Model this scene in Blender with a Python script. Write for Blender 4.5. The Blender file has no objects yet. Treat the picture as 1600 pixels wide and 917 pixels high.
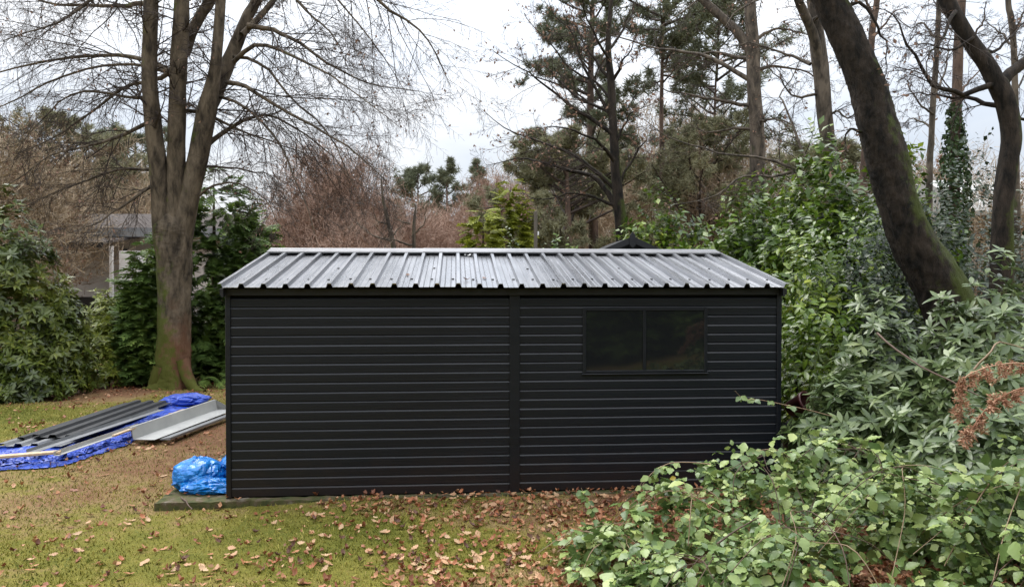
import bpy, math, random
import numpy as np
from mathutils import Vector, Matrix

# ---------------------------------------------------------------- camera, sky, sun, exposure
SC = bpy.context.scene
COL = SC.collection
rng = np.random.default_rng(11)
random.seed(11)
CAMH, FPX, PITCH = 2.045, 1155.0, math.radians(-0.85)

cam_data = bpy.data.cameras.new('camera')
cam_data.sensor_fit = 'HORIZONTAL'
cam_data.sensor_width = 36.0
cam_data.lens = 36.0 * FPX / 1600.0
cam_data.clip_start = 0.05
cam_data.clip_end = 1500
cam = bpy.data.objects.new('camera', cam_data)
COL.objects.link(cam)
cam.location = (0, 0, CAMH)
cam.rotation_euler = (math.radians(90) + PITCH, 0, 0)
SC.camera = cam

SUN_EL, SUN_AZ = math.radians(58), math.radians(-35)     # azimuth from +Y towards +X; the sun stands left and a little ahead, behind cloud
world = bpy.data.worlds.new('World')
SC.world = world
world.use_nodes = True
wn, wl = world.node_tree.nodes, world.node_tree.links
wn.clear()
w_out = wn.new('ShaderNodeOutputWorld')
w_bg = wn.new('ShaderNodeBackground')
sky = wn.new('ShaderNodeTexSky')
sky.sky_type = 'NISHITA'
sky.sun_disc = False
sky.sun_elevation = SUN_EL
sky.sun_rotation = SUN_AZ
w_bg.inputs['Strength'].default_value = 0.12
# overcast: the clear sky is almost wholly hidden by an even cloud sheet, brighter towards the zenith as overcast skies are
tc = wn.new('ShaderNodeTexCoord')
mp = wn.new('ShaderNodeMapping'); mp.inputs['Scale'].default_value = (1.6, 1.6, 4.0)
cn = wn.new('ShaderNodeTexNoise'); cn.inputs['Scale'].default_value = 1.7; cn.inputs['Detail'].default_value = 5.0; cn.inputs['Roughness'].default_value = 0.5
cr = wn.new('ShaderNodeValToRGB')
cr.color_ramp.elements[0].position = 0.36; cr.color_ramp.elements[0].color = (0.70, 0.76, 0.85, 1)
cr.color_ramp.elements[1].position = 0.60; cr.color_ramp.elements[1].color = (0.96, 0.975, 1.0, 1)
sep = wn.new('ShaderNodeSeparateXYZ')
mr = wn.new('ShaderNodeMapRange')
mr.inputs['From Min'].default_value = 0.0; mr.inputs['From Max'].default_value = 1.0
mr.interpolation_type = 'SMOOTHSTEP'; mr.inputs['To Min'].default_value = 3.6; mr.inputs['To Max'].default_value = 15.0
mul = wn.new('ShaderNodeVectorMath'); mul.operation = 'MULTIPLY'
mix = wn.new('ShaderNodeMix'); mix.data_type = 'RGBA'; mix.inputs['Factor'].default_value = 0.93
wl.new(tc.outputs['Generated'], mp.inputs['Vector']); wl.new(mp.outputs['Vector'], cn.inputs['Vector'])
wl.new(cn.outputs['Fac'], cr.inputs['Fac']); wl.new(tc.outputs['Generated'], sep.inputs['Vector'])
wl.new(sep.outputs['Z'], mr.inputs['Value'])
wl.new(cr.outputs['Color'], mul.inputs[0]); wl.new(mr.outputs['Result'], mul.inputs[1])
wl.new(sky.outputs['Color'], mix.inputs['A']); wl.new(mul.outputs['Vector'], mix.inputs['B'])
wl.new(mix.outputs['Result'], w_bg.inputs['Color']); wl.new(w_bg.outputs['Background'], w_out.inputs['Surface'])

sun_data = bpy.data.lights.new('sun', 'SUN')
sun_data.energy = 1.5
sun_data.angle = math.radians(40)
sun_data.color = (1.0, 0.97, 0.92)
sun = bpy.data.objects.new('sun', sun_data)
COL.objects.link(sun)
sd = Vector((math.sin(SUN_AZ) * math.cos(SUN_EL), math.cos(SUN_AZ) * math.cos(SUN_EL), math.sin(SUN_EL)))
sun.rotation_euler = sd.to_track_quat('Z', 'Y').to_euler()
sun.location = sd * 60

SC.view_settings.view_transform = 'Standard'
SC.view_settings.look = 'None'
SC.view_settings.exposure = 1.0
SC.view_settings.gamma = 1.0
SC.view_settings.use_curve_mapping = False
SC.cycles.max_bounces = 6
SC.cycles.diffuse_bounces = 3
SC.cycles.glossy_bounces = 3
SC.cycles.transmission_bounces = 4
SC.cycles.use_denoising = True

# ---------------------------------------------------------------- photo pixel -> place
CP, SP = math.cos(PITCH), math.sin(PITCH)
def P(px, py, d):
    """the point at depth d along the ray of a photo pixel"""
    a = (px - 800.0) / FPX; b = (458.5 - py) / FPX
    y = CP - b * SP; z = SP + b * CP
    s = d / y
    return np.array((a * s, d, CAMH + z * s))
def G(px, py, zg=0.0):
    """the point of the level z = zg seen at a photo pixel"""
    a = (px - 800.0) / FPX; b = (458.5 - py) / FPX
    y = CP - b * SP; z = SP + b * CP
    s = (zg - CAMH) / z
    return np.array((a * s, y * s, zg))

# ---------------------------------------------------------------- mesh helpers
def new_mesh(name, V, faces, smooth=False):
    """faces: list of int arrays, each (n, k)"""
    V = np.asarray(V, dtype=np.float32)
    me = bpy.data.meshes.new(name)
    fl = [np.asarray(f, dtype=np.int32) for f in (faces if isinstance(faces, list) else [faces])]
    fl = [f for f in fl if len(f)]
    me.vertices.add(len(V)); me.vertices.foreach_set('co', V.ravel())
    nl = sum(f.size for f in fl); npoly = sum(len(f) for f in fl)
    me.loops.add(nl); me.polygons.add(npoly)
    me.loops.foreach_set('vertex_index', np.concatenate([f.ravel() for f in fl]))
    st, o = [], 0
    for f in fl:
        st.append(o + np.arange(len(f), dtype=np.int32) * f.shape[1]); o += f.size
    me.polygons.foreach_set('loop_start', np.concatenate(st))
    me.polygons.foreach_set('use_smooth', np.full(npoly, bool(smooth)))
    me.update(calc_edges=True)
    return me
def link(name, me, mat=None, parent=None):
    o = bpy.data.objects.new(name, me)
    COL.objects.link(o)
    if mat is not None and me is not None and len(me.materials) == 0:
        me.materials.append(mat)
    if parent is not None: o.parent = parent
    return o
def obj(name, V, faces, mat, parent=None, smooth=False, kind=None, label=None):
    o = link(name, new_mesh(name, V, faces, smooth), mat, parent)
    if kind: o['kind'] = kind
    if label: o['label'] = label
    return o
def tag(o, label, cat, group=None):
    o['label'] = label; o['category'] = cat
    if group: o['group'] = group
    return o
def thing(name, label, cat, loc=(0, 0, 0), rz=0.0, group=None):
    o = bpy.data.objects.new(name, None)
    o.empty_display_size = 0.1
    COL.objects.link(o)
    o.location = loc; o.rotation_euler = (0, 0, rz)
    return tag(o, label, cat, group)
def copy_tree(root, loc, rz, scale, label, group=None):
    r = root.copy(); COL.objects.link(r)
    r.location = loc; r.rotation_euler = (0, 0, rz); r.scale = scale
    r['label'] = label
    if group: r['group'] = group
    for ch in [c for c in list(bpy.data.objects) if c.parent == root]:
        c = ch.copy(); COL.objects.link(c); c.parent = r
    return r
class MB:
    """collects boxes and prisms as one mesh"""
    def __init__(s): s.v = []; s.f = {}
    def add(s, V, F):
        o = len(s.v); s.v += [tuple(p) for p in V]
        for f in F: s.f.setdefault(len(f), []).append([i + o for i in f])
        return s
    def box(s, a, b):
        (x0, y0, z0), (x1, y1, z1) = a, b
        return s.add([(x0,y0,z0),(x1,y0,z0),(x1,y1,z0),(x0,y1,z0),(x0,y0,z1),(x1,y0,z1),(x1,y1,z1),(x0,y1,z1)],
                     [(0,3,2,1),(4,5,6,7),(0,1,5,4),(1,2,6,5),(2,3,7,6),(3,0,4,7)])
    def prism(s, prof, axis_pts):
        """prof: list of 3D points (closed outline); axis_pts: offset vector of extrusion"""
        n = len(prof); e = np.asarray(axis_pts)
        V = [tuple(p) for p in prof] + [tuple(np.asarray(p) + e) for p in prof]
        F = [tuple(range(n - 1, -1, -1)), tuple(range(n, 2 * n))] + [(i, (i + 1) % n, n + (i + 1) % n, n + i) for i in range(n)]
        return s.add(V, F)
    def build(s, name, mat, parent=None, smooth=False, kind=None, label=None):
        return obj(name, np.array(s.v), [np.array(f) for f in s.f.values()], mat, parent, smooth, kind, label)
def bevel(o, w=0.003, seg=1):
    m = o.modifiers.new('bevel', 'BEVEL'); m.width = w; m.segments = seg; m.limit_method = 'ANGLE'
    return o
def norm(a):
    return a / np.maximum(np.linalg.norm(a, axis=-1, keepdims=True), 1e-9)
def tubes(pts, rad, sides):
    """pts (N,K,3), rad (N,K) -> V, quads"""
    N, K, _ = pts.shape
    T = np.empty_like(pts)
    T[:, 1:-1] = pts[:, 2:] - pts[:, :-2]; T[:, 0] = pts[:, 1] - pts[:, 0]; T[:, -1] = pts[:, -1] - pts[:, -2]
    T = norm(T)
    ref = np.where(np.abs(T[:, :1, 2:3]) > 0.8, np.array([[[1.0, 0, 0]]]), np.array([[[0, 0, 1.0]]]))
    A = norm(np.cross(T, np.broadcast_to(ref, T.shape))); B = np.cross(T, A)
    th = np.arange(sides) * 2 * math.pi / sides
    V = pts[:, :, None] + rad[:, :, None, None] * (A[:, :, None] * np.cos(th)[:, None] + B[:, :, None] * np.sin(th)[:, None])
    idx = np.arange(N * K * sides).reshape(N, K, sides)
    j = (np.arange(sides) + 1) % sides
    F = np.stack([idx[:, :-1, :], idx[:, :-1, j], idx[:, 1:, j], idx[:, 1:, :]], -1).reshape(-1, 4)
    return V.reshape(-1, 3), F
def ribbons(pts, rad):
    """flat two-edged twigs for far trees, each twisted at random"""
    N, K, _ = pts.shape
    T = norm(pts[:, -1] - pts[:, 0])
    A = norm(np.cross(T, rng.normal(size=T.shape)))
    V = np.stack([pts - A[:, None] * rad[..., None], pts + A[:, None] * rad[..., None]], 2)
    idx = np.arange(N * K * 2).reshape(N, K, 2)
    F = np.stack([idx[:, :-1, 0], idx[:, :-1, 1], idx[:, 1:, 1], idx[:, 1:, 0]], -1).reshape(-1, 4)
    return V.reshape(-1, 3), F
def join(parts):
    Vs, Fs, o = [], [], 0
    for V, F in parts:
        Vs.append(V); Fs.append(F + o); o += len(V)
    return np.concatenate(Vs), np.concatenate(Fs)
def catmull(Q, n):
    """Q (k, c) -> (n, c) along a Catmull-Rom curve"""
    Q = np.asarray(Q, float); k = len(Q)
    E = np.vstack([2 * Q[0] - Q[1], Q, 2 * Q[-1] - Q[-2]])
    t = np.linspace(0, k - 1 - 1e-6, n); i = t.astype(int); u = (t - i)[:, None]
    p0, p1, p2, p3 = E[i], E[i + 1], E[i + 2], E[i + 3]
    return 0.5 * (2 * p1 + (p2 - p0) * u + (2 * p0 - 5 * p1 + 4 * p2 - p3) * u ** 2 + (3 * p1 - p0 - 3 * p2 + p3) * u ** 3)
def guide(pts, d, n, d_end=None, wdef=None):
    """photo polyline (px, py, width px) at depth d (drifting to d_end) -> points, radii"""
    m = len(pts); Q = []
    w_prev = None
    for i, p in enumerate(pts):
        w = p[2] if len(p) > 2 else None
        Q.append([p[0], p[1], w])
    known = [i for i in range(m) if Q[i][2] is not None]
    ws = np.interp(range(m), known, [Q[i][2] for i in known]) if known else np.full(m, wdef or 5)
    out = []
    for i in range(m):
        dd = d + (0 if d_end is None else (d_end - d) * i / (m - 1))
        q = P(Q[i][0], Q[i][1], dd)
        out.append([*q, ws[i] * 0.5 * dd / FPX])
    c = catmull(out, n)
    return c[:, :3], np.maximum(c[:, 3], 0.003)
def resample(pts, rad, k):
    s = np.linspace(0, len(pts) - 1, k); x = np.arange(len(pts))
    return np.stack([np.interp(s, x, pts[:, i]) for i in range(3)], -1), np.interp(s, x, rad)
def grow(PP, RR, n, t0=0.2, t1=1.0, ang=50, lf=0.4, k=5, grav=0.0, wig=0.12, rf=0.55, flat=0.0, rmin=0.003, tip=0.35, fall=0.75):
    """children of every parent polyline: PP (N,K,3), RR (N,K) -> (N*n,k,3), (N*n,k)"""
    N, K, _ = PP.shape
    plen = np.linalg.norm(np.diff(PP, axis=1), axis=2).sum(1)
    t = t0 + (t1 - t0) * (np.arange(n)[None] + rng.random((N, n))) / n
    f = np.clip(t * (K - 1), 0, K - 1.001); i = f.astype(int); u = (f - i)[..., None]
    r_ = np.arange(N)[:, None]
    pos = PP[r_, i] * (1 - u) + PP[r_, i + 1] * u
    tan = norm(PP[r_, i + 1] - PP[r_, i])
    r0 = np.maximum(RR[r_, i] * rf, rmin)
    per = rng.normal(size=tan.shape); per[..., 2] *= (1 - flat)
    per = norm(per - tan * (per * tan).sum(-1, keepdims=True))
    a = np.radians(ang * (0.75 + 0.5 * rng.random((N, n))))[..., None]
    d = norm(tan * np.cos(a) + per * np.sin(a)).reshape(-1, 3)
    L = (plen[:, None] * lf * (1.1 - fall * t) * (0.65 + 0.7 * rng.random((N, n)))).reshape(-1, 1)
    p = pos.reshape(-1, 3); out = [p]
    for s in range(k - 1):
        d = norm(d + rng.normal(size=d.shape) * wig + np.array([0, 0, -grav / (k - 1)]))
        p = p + d * L / (k - 1); out.append(p)
    C = np.stack(out, 1)
    R = r0.reshape(-1, 1) * np.linspace(1, tip, k)[None]
    return C, np.maximum(R, rmin * 0.6)

# ---------------------------------------------------------------- materials
def nodes_of(name):
    m = bpy.data.materials.new(name); m.use_nodes = True
    nt = m.node_tree
    return m, nt, nt.nodes, nt.links, nt.nodes['Principled BSDF']
def ramp(N, stops):
    r = N.new('ShaderNodeValToRGB'); e = r.color_ramp.elements
    while len(e) < len(stops): e.new(0.5)
    for el, (p, c) in zip(e, stops):
        el.position = p; el.color = (*c, 1)
    return r
def noise(N, L, scale, detail=4, rough=0.55, vec=None, dist=0.0):
    n = N.new('ShaderNodeTexNoise')
    n.inputs['Scale'].default_value = scale; n.inputs['Detail'].default_value = detail; n.inputs['Roughness'].default_value = rough
    n.inputs['Distortion'].default_value = dist
    if vec is not None: L.new(vec, n.inputs['Vector'])
    return n
def pmat(name, stops, scale=8, rough=0.7, bump=0.2, bscale=60, metallic=0.0, spec=0.5, stretch=None, detail=5, rough_var=0.0):
    m, nt, N, L, b = nodes_of(name)
    t = N.new('ShaderNodeTexCoord'); vec = t.outputs['Object']
    if stretch:
        mpn = N.new('ShaderNodeMapping'); mpn.inputs['Scale'].default_value = stretch
        L.new(vec, mpn.inputs['Vector']); vec = mpn.outputs['Vector']
    n = noise(N, L, scale, detail, 0.6, vec); r = ramp(N, stops)
    L.new(n.outputs['Fac'], r.inputs['Fac']); L.new(r.outputs['Color'], b.inputs['Base Color'])
    b.inputs['Roughness'].default_value = rough; b.inputs['Metallic'].default_value = metallic
    b.inputs['Specular IOR Level'].default_value = spec
    if rough_var:
        n3 = noise(N, L, scale * 0.6, 4, 0.6, vec)
        m3 = N.new('ShaderNodeMapRange'); m3.inputs['To Min'].default_value = rough - rough_var; m3.inputs['To Max'].default_value = rough + rough_var
        m3.inputs['From Min'].default_value = 0.3; m3.inputs['From Max'].default_value = 0.7
        L.new(n3.outputs['Fac'], m3.inputs['Value']); L.new(m3.outputs['Result'], b.inputs['Roughness'])
    if bump:
        n2 = noise(N, L, bscale, 4, 0.6, vec); bp = N.new('ShaderNodeBump')
        bp.inputs['Strength'].default_value = bump; bp.inputs['Distance'].default_value = 0.01
        L.new(n2.outputs['Fac'], bp.inputs['Height']); L.new(bp.outputs['Normal'], b.inputs['Normal'])
    return m
def leafmat(name, stops, rough=0.4, spec=0.5, trans=0.25, patch=0.35, bright=1.0):
    """colour differs leaf by leaf (random per island and per object) and slowly from place to place"""
    m, nt, N, L, b = nodes_of(name)
    g = N.new('ShaderNodeNewGeometry'); oi = N.new('ShaderNodeObjectInfo')
    ad = N.new('ShaderNodeMath'); ad.operation = 'ADD'
    L.new(g.outputs['Random Per Island'], ad.inputs[0]); L.new(oi.outputs['Random'], ad.inputs[1])
    fr = N.new('ShaderNodeMath'); fr.operation = 'FRACT'; L.new(ad.outputs[0], fr.inputs[0])
    n = noise(N, L, 1.3, 3, 0.5, g.outputs['Position'])
    mx = N.new('ShaderNodeMix'); mx.inputs['Factor'].default_value = patch
    mrr = N.new('ShaderNodeMapRange'); mrr.inputs['From Min'].default_value = 0.3; mrr.inputs['From Max'].default_value = 0.7
    L.new(n.outputs['Fac'], mrr.inputs['Value'])
    L.new(fr.outputs[0], mx.inputs['A']); L.new(mrr.outputs['Result'], mx.inputs['B'])
    stops = [(p, tuple(v * bright for v in c)) for p, c in stops]
    r = ramp(N, stops)
    L.new(mx.outputs['Result'], r.inputs['Fac']); L.new(r.outputs['Color'], b.inputs['Base Color'])
    b.inputs['Roughness'].default_value = rough; b.inputs['Specular IOR Level'].default_value = spec
    if trans:
        tr = N.new('ShaderNodeBsdfTranslucent'); ms = N.new('ShaderNodeMixShader'); ms.inputs['Fac'].default_value = trans
        L.new(r.outputs['Color'], tr.inputs['Color'])
        L.new(b.outputs['BSDF'], ms.inputs[1]); L.new(tr.outputs['BSDF'], ms.inputs[2])
        L.new(ms.outputs['Shader'], N['Material Output'].inputs['Surface'])
    return m
def barkmat(name, dark, light, moss=None, moss_amt=0.0, moss_z=(0, 3), scale=9, side=(-0.7, -0.3, 0.3), bump=0.8, stretch=(1, 1, 0.35), rust=None):
    m, nt, N, L, b = nodes_of(name)
    t = N.new('ShaderNodeTexCoord'); g = N.new('ShaderNodeNewGeometry')
    mpn = N.new('ShaderNodeMapping'); mpn.inputs['Scale'].default_value = stretch
    L.new(g.outputs['Position'], mpn.inputs['Vector']); vec = mpn.outputs['Vector']
    n = noise(N, L, scale, 6, 0.65, vec, 0.3); r = ramp(N, [(0.36, dark), (0.64, light)])
    L.new(n.outputs['Fac'], r.inputs['Fac'])
    col = r.outputs['Color']
    if rust:                                            # reddish algae low on the stem
        nr_ = noise(N, L, 3.0, 5, 0.6, g.outputs['Position']); sr = N.new('ShaderNodeSeparateXYZ'); L.new(g.outputs['Position'], sr.inputs[0])
        q1 = N.new('ShaderNodeMapRange'); q1.inputs['From Min'].default_value = 0.3; q1.inputs['From Max'].default_value = 2.1; q1.inputs['To Min'].default_value = 0.75; q1.inputs['To Max'].default_value = -0.35
        L.new(sr.outputs['Z'], q1.inputs['Value'])
        q2 = N.new('ShaderNodeMath'); q2.operation = 'ADD'; q2.use_clamp = True; L.new(nr_.outputs['Fac'], q2.inputs[0]); L.new(q1.outputs['Result'], q2.inputs[1])
        q3 = N.new('ShaderNodeMapRange'); q3.inputs['From Min'].default_value = 0.45; q3.inputs['From Max'].default_value = 1.0; q3.inputs['To Max'].default_value = 0.7; L.new(q2.outputs[0], q3.inputs['Value'])
        qm = N.new('ShaderNodeMix'); qm.data_type = 'RGBA'; qm.inputs['B'].default_value = (*rust, 1)
        L.new(q3.outputs['Result'], qm.inputs['Factor']); L.new(col, qm.inputs['A']); col = qm.outputs['Result']
    if moss:
        nm = noise(N, L, 2.6, 8, 0.72, g.outputs['Position'])
        dt = N.new('ShaderNodeVectorMath'); dt.operation = 'DOT_PRODUCT'; dt.inputs[1].default_value = side
        L.new(g.outputs['Normal'], dt.inputs[0])
        a1 = N.new('ShaderNodeMath'); a1.operation = 'MULTIPLY_ADD'; a1.inputs[1].default_value = 0.22
        L.new(dt.outputs['Value'], a1.inputs[0]); L.new(nm.outputs['Fac'], a1.inputs[2])
        sp = N.new('ShaderNodeSeparateXYZ'); L.new(g.outputs['Position'], sp.inputs[0])
        zr = N.new('ShaderNodeMapRange'); zr.inputs['From Min'].default_value = moss_z[0]; zr.inputs['From Max'].default_value = moss_z[1]
        zr.inputs['To Min'].default_value = 0.16; zr.inputs['To Max'].default_value = -0.12
        L.new(sp.outputs['Z'], zr.inputs['Value'])
        a2 = N.new('ShaderNodeMath'); a2.operation = 'ADD'; L.new(a1.outputs[0], a2.inputs[0]); L.new(zr.outputs['Result'], a2.inputs[1])
        m2 = N.new('ShaderNodeMapRange'); m2.inputs['From Min'].default_value = 0.66 - moss_amt; m2.inputs['From Max'].default_value = 0.78 - moss_amt
        m2.inputs['To Max'].default_value = 0.85
        L.new(a2.outputs[0], m2.inputs['Value'])
        mx = N.new('ShaderNodeMix'); mx.data_type = 'RGBA'
        L.new(m2.outputs['Result'], mx.inputs['Factor']); L.new(col, mx.inputs['A']); mx.inputs['B'].default_value = (*moss, 1)
        col = mx.outputs['Result']
    L.new(col, b.inputs['Base Color']); b.inputs['Roughness'].default_value = 0.85; b.inputs['Specular IOR Level'].default_value = 0.25
    n2 = noise(N, L, scale * 3, 6, 0.7, vec); bp = N.new('ShaderNodeBump'); bp.inputs['Strength'].default_value = bump; bp.inputs['Distance'].default_value = 0.02
    L.new(n2.outputs['Fac'], bp.inputs['Height']); L.new(bp.outputs['Normal'], b.inputs['Normal'])
    return m

M = {}
M['beech_bark'] = barkmat('beech_bark', (0.030, 0.023, 0.016), (0.16, 0.125, 0.088), (0.07, 0.09, 0.010), 0.085, (0, 3.6), 7, rust=(0.17, 0.075, 0.04))
M['dark_bark'] = barkmat('dark_bark', (0.006, 0.005, 0.004), (0.042, 0.031, 0.023), (0.045, 0.06, 0.008), 0.10, (0.5, 5.0), 11, (0.9, -0.2, 0.2), 1.0)
M['grey_bark'] = barkmat('grey_bark', (0.03, 0.025, 0.02), (0.15, 0.12, 0.092), (0.05, 0.06, 0.02), 0.02, (0, 6), 8)
M['pine_bark'] = barkmat('pine_bark', (0.05, 0.035, 0.028), (0.15, 0.10, 0.075), None, 0, (0, 1), 6)
M['twig'] = pmat('twig_bark', [(0.3, (0.035, 0.026, 0.022)), (0.7, (0.075, 0.058, 0.048))], 3, 0.8, 0, spec=0.2)
M['red_twig'] = pmat('red_twig_bark', [(0.3, (0.24, 0.155, 0.115)), (0.7, (0.40, 0.28, 0.215))], 0.8, 0.85, 0, spec=0.2)
M['brown_twig'] = pmat('brown_twig_bark', [(0.3, (0.22, 0.165, 0.105)), (0.7, (0.38, 0.30, 0.205))], 0.8, 0.85, 0, spec=0.2)
M['pale_twig'] = pmat('pale_twig_bark', [(0.3, (0.26, 0.20, 0.16)), (0.7, (0.42, 0.34, 0.28))], 2, 0.8, 0, spec=0.2)
M['brown_leaf'] = leafmat('brown_leaf', [(0.1, (0.15, 0.09, 0.06)), (0.6, (0.27, 0.165, 0.12)), (0.95, (0.40, 0.28, 0.21))], 0.7, 0.2)
M['rhodo'] = leafmat('rhododendron_leaf', [(0.0, (0.042, 0.072, 0.024)), (0.5, (0.105, 0.150, 0.052)), (0.88, (0.20, 0.25, 0.10)), (0.975, (0.25, 0.29, 0.10)), (1.0, (0.42, 0.34, 0.04))], 0.33, 0.5, 0.18)
M['rhodo_dark'] = leafmat('dark_rhododendron_leaf', [(0.0, (0.025, 0.045, 0.008)), (0.5, (0.095, 0.125, 0.02)), (0.85, (0.21, 0.225, 0.035)), (1.0, (0.33, 0.32, 0.06))], 0.33, 0.45, 0.15, 0.6)
M['rhodo_bright'] = leafmat('bright_rhododendron_leaf', [(0.0, (0.11, 0.15, 0.02)), (0.6, (0.24, 0.28, 0.04)), (1.0, (0.36, 0.38, 0.07))], 0.4, 0.5, 0.3)
M['laurel'] = leafmat('laurel_leaf', [(0.0, (0.018, 0.042, 0.006)), (0.45, (0.075, 0.135, 0.014)), (0.8, (0.19, 0.265, 0.026)), (1.0, (0.42, 0.45, 0.08))], 0.28, 0.5, 0.28, 0.5)
M['holly'] = leafmat('holly_leaf', [(0.0, (0.014, 0.028, 0.014)), (0.6, (0.035, 0.055, 0.026)), (1.0, (0.10, 0.12, 0.06))], 0.36, 0.4, 0.1, 0.3)
M['bramble'] = leafmat('bramble_leaf', [(0.0, (0.05, 0.095, 0.026)), (0.4, (0.135, 0.205, 0.058)), (0.8, (0.27, 0.345, 0.105)), (0.965, (0.38, 0.43, 0.15)), (0.98, (0.48, 0.40, 0.06)), (1.0, (0.34, 0.17, 0.05))], 0.36, 0.5, 0.22, 0.12)
M['ivy'] = leafmat('ivy_leaf', [(0.0, (0.015, 0.035, 0.012)), (1.0, (0.06, 0.10, 0.03))], 0.5, 0.3, 0.1)
M['cypress'] = leafmat('cypress_foliage', [(0.0, (0.045, 0.09, 0.022)), (0.6, (0.13, 0.205, 0.045)), (1.0, (0.25, 0.33, 0.075))], 0.6, 0.3, 0.25, 0.5)
M['yellow_conifer'] = leafmat('golden_conifer_foliage', [(0.0, (0.13, 0.15, 0.015)), (0.6, (0.25, 0.28, 0.03)), (1.0, (0.40, 0.42, 0.06))], 0.6, 0.3, 0.3, 0.4)
M['pine'] = leafmat('pine_needles', [(0.0, (0.08, 0.09, 0.055)), (0.6, (0.145, 0.16, 0.095)), (1.0, (0.22, 0.23, 0.145))], 0.6, 0.3, 0.1, 0.4)
M['pale_pine'] = leafmat('pale_pine_needles', [(0.0, (0.15, 0.15, 0.09)), (0.6, (0.25, 0.245, 0.145)), (1.0, (0.37, 0.35, 0.225))], 0.7, 0.2, 0.1, 0.5)
M['litter'] = leafmat('fallen_oak_leaf', [(0.0, (0.10, 0.035, 0.018)), (0.35, (0.24, 0.085, 0.04)), (0.65, (0.40, 0.18, 0.085)), (0.85, (0.48, 0.29, 0.16)), (1.0, (0.56, 0.41, 0.25))], 0.55, 0.4, 0.1, 0.25)
for _n, _c in (('pale_litter', (0.47, 0.30, 0.17)), ('red_litter', (0.36, 0.13, 0.055)), ('buff_litter', (0.46, 0.26, 0.14)), ('dark_litter', (0.14, 0.065, 0.04))):
    M[_n] = leafmat(_n, [(0.0, tuple(v * 0.8 for v in _c)), (1.0, tuple(v * 1.15 for v in _c))], 0.55, 0.4, 0.1, 0.2)
M['bracken'] = leafmat('dead_bracken', [(0.0, (0.20, 0.085, 0.05)), (0.5, (0.40, 0.21, 0.13)), (1.0, (0.62, 0.44, 0.30))], 0.7, 0.2, 0.2)
M['cane'] = pmat('bramble_cane', [(0.3, (0.16, 0.09, 0.05)), (0.7, (0.32, 0.23, 0.14))], 6, 0.6, 0)
M['dark_cane'] = pmat('dead_cane', [(0.3, (0.05, 0.028, 0.018)), (0.7, (0.12, 0.07, 0.045))], 6, 0.7, 0)
def paintmat():
    m = pmat('charcoal_wood_paint', [(0.35, (0.0044, 0.0056, 0.0090)), (0.65, (0.0068, 0.0085, 0.0132))], 5, 0.42, 0.22, 26, stretch=(0.12, 1, 3.0), spec=0.4, rough_var=0.06)
    N, L = m.node_tree.nodes, m.node_tree.links; b = N['Principled BSDF']
    g = N.new('ShaderNodeNewGeometry'); sp = N.new('ShaderNodeSeparateXYZ'); L.new(g.outputs['Position'], sp.inputs[0])
    n = noise(N, L, 3.5, 5, 0.65, g.outputs['Position'])
    a = N.new('ShaderNodeMath'); a.operation = 'MULTIPLY_ADD'; a.inputs[1].default_value = 0.7; L.new(n.outputs['Fac'], a.inputs[0])
    z = N.new('ShaderNodeMapRange'); z.inputs['From Min'].default_value = 0.0; z.inputs['From Max'].default_value = 0.7; z.inputs['To Min'].default_value = 0.35; z.inputs['To Max'].default_value = -0.35
    L.new(sp.outputs['Z'], z.inputs['Value']); L.new(z.outputs['Result'], a.inputs[2])
    k = N.new('ShaderNodeMapRange'); k.inputs['From Min'].default_value = 0.3; k.inputs['From Max'].default_value = 0.9; k.inputs['To Max'].default_value = 0.55
    L.new(a.outputs[0], k.inputs['Value'])
    src = b.inputs['Base Color'].links[0].from_socket
    mx = N.new('ShaderNodeMix'); mx.data_type = 'RGBA'; mx.inputs['B'].default_value = (0.035, 0.019, 0.012, 1)
    L.new(k.outputs['Result'], mx.inputs['Factor']); L.new(src, mx.inputs['A']); L.new(mx.outputs['Result'], b.inputs['Base Color'])
    return m
M['paint'] = paintmat()
M['black_paint'] = pmat('black_wood_paint', [(0.35, (0.010, 0.010, 0.012)), (0.65, (0.016, 0.016, 0.018))], 5, 0.5, 0.1, 30, spec=0.4)
M['dark_inside'] = pmat('dark_lining', [(0.35, (0.006, 0.006, 0.007)), (0.65, (0.01, 0.01, 0.01))], 5, 0.8, 0, spec=0.2)
M['zinc'] = pmat('coated_steel', [(0.28, (0.25, 0.255, 0.27)), (0.5, (0.315, 0.32, 0.34)), (0.72, (0.38, 0.385, 0.405))], 2.6, 0.29, 0.03, 6, metallic=0.85, stretch=(4, 0.5, 1), rough_var=0.06)
M['ridge_metal'] = pmat('ridge_steel', [(0.3, (0.19, 0.19, 0.20)), (0.7, (0.27, 0.27, 0.28))], 4, 0.42, 0.03, 8, metallic=0.8)
M['screw'] = pmat('dark_screw', [(0.3, (0.01, 0.01, 0.011)), (0.7, (0.02, 0.02, 0.02))], 5, 0.6, 0)
M['grey_sheet'] = pmat('light_grey_sheet', [(0.3, (0.34, 0.34, 0.33)), (0.7, (0.44, 0.44, 0.42))], 3, 0.4, 0.05, 20)
M['mid_sheet'] = pmat('mid_grey_sheet', [(0.3, (0.15, 0.155, 0.16)), (0.7, (0.23, 0.235, 0.24))], 3, 0.4, 0.05, 20)
M['black_sheet'] = pmat('black_sheet', [(0.3, (0.010, 0.011, 0.013)), (0.7, (0.020, 0.021, 0.024))], 3, 0.55, 0.05, 20)
M['pine_board'] = pmat('raw_timber', [(0.3, (0.40, 0.28, 0.17)), (0.7, (0.58, 0.45, 0.31))], 6, 0.7, 0.1, 40, stretch=(4, 0.4, 4))
M['concrete'] = pmat('mossy_concrete', [(0.34, (0.030, 0.040, 0.009)), (0.48, (0.07, 0.07, 0.02)), (0.58, (0.09, 0.065, 0.035)), (0.72, (0.20, 0.18, 0.14))], 9, 0.95, 0.8, 45)
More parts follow.
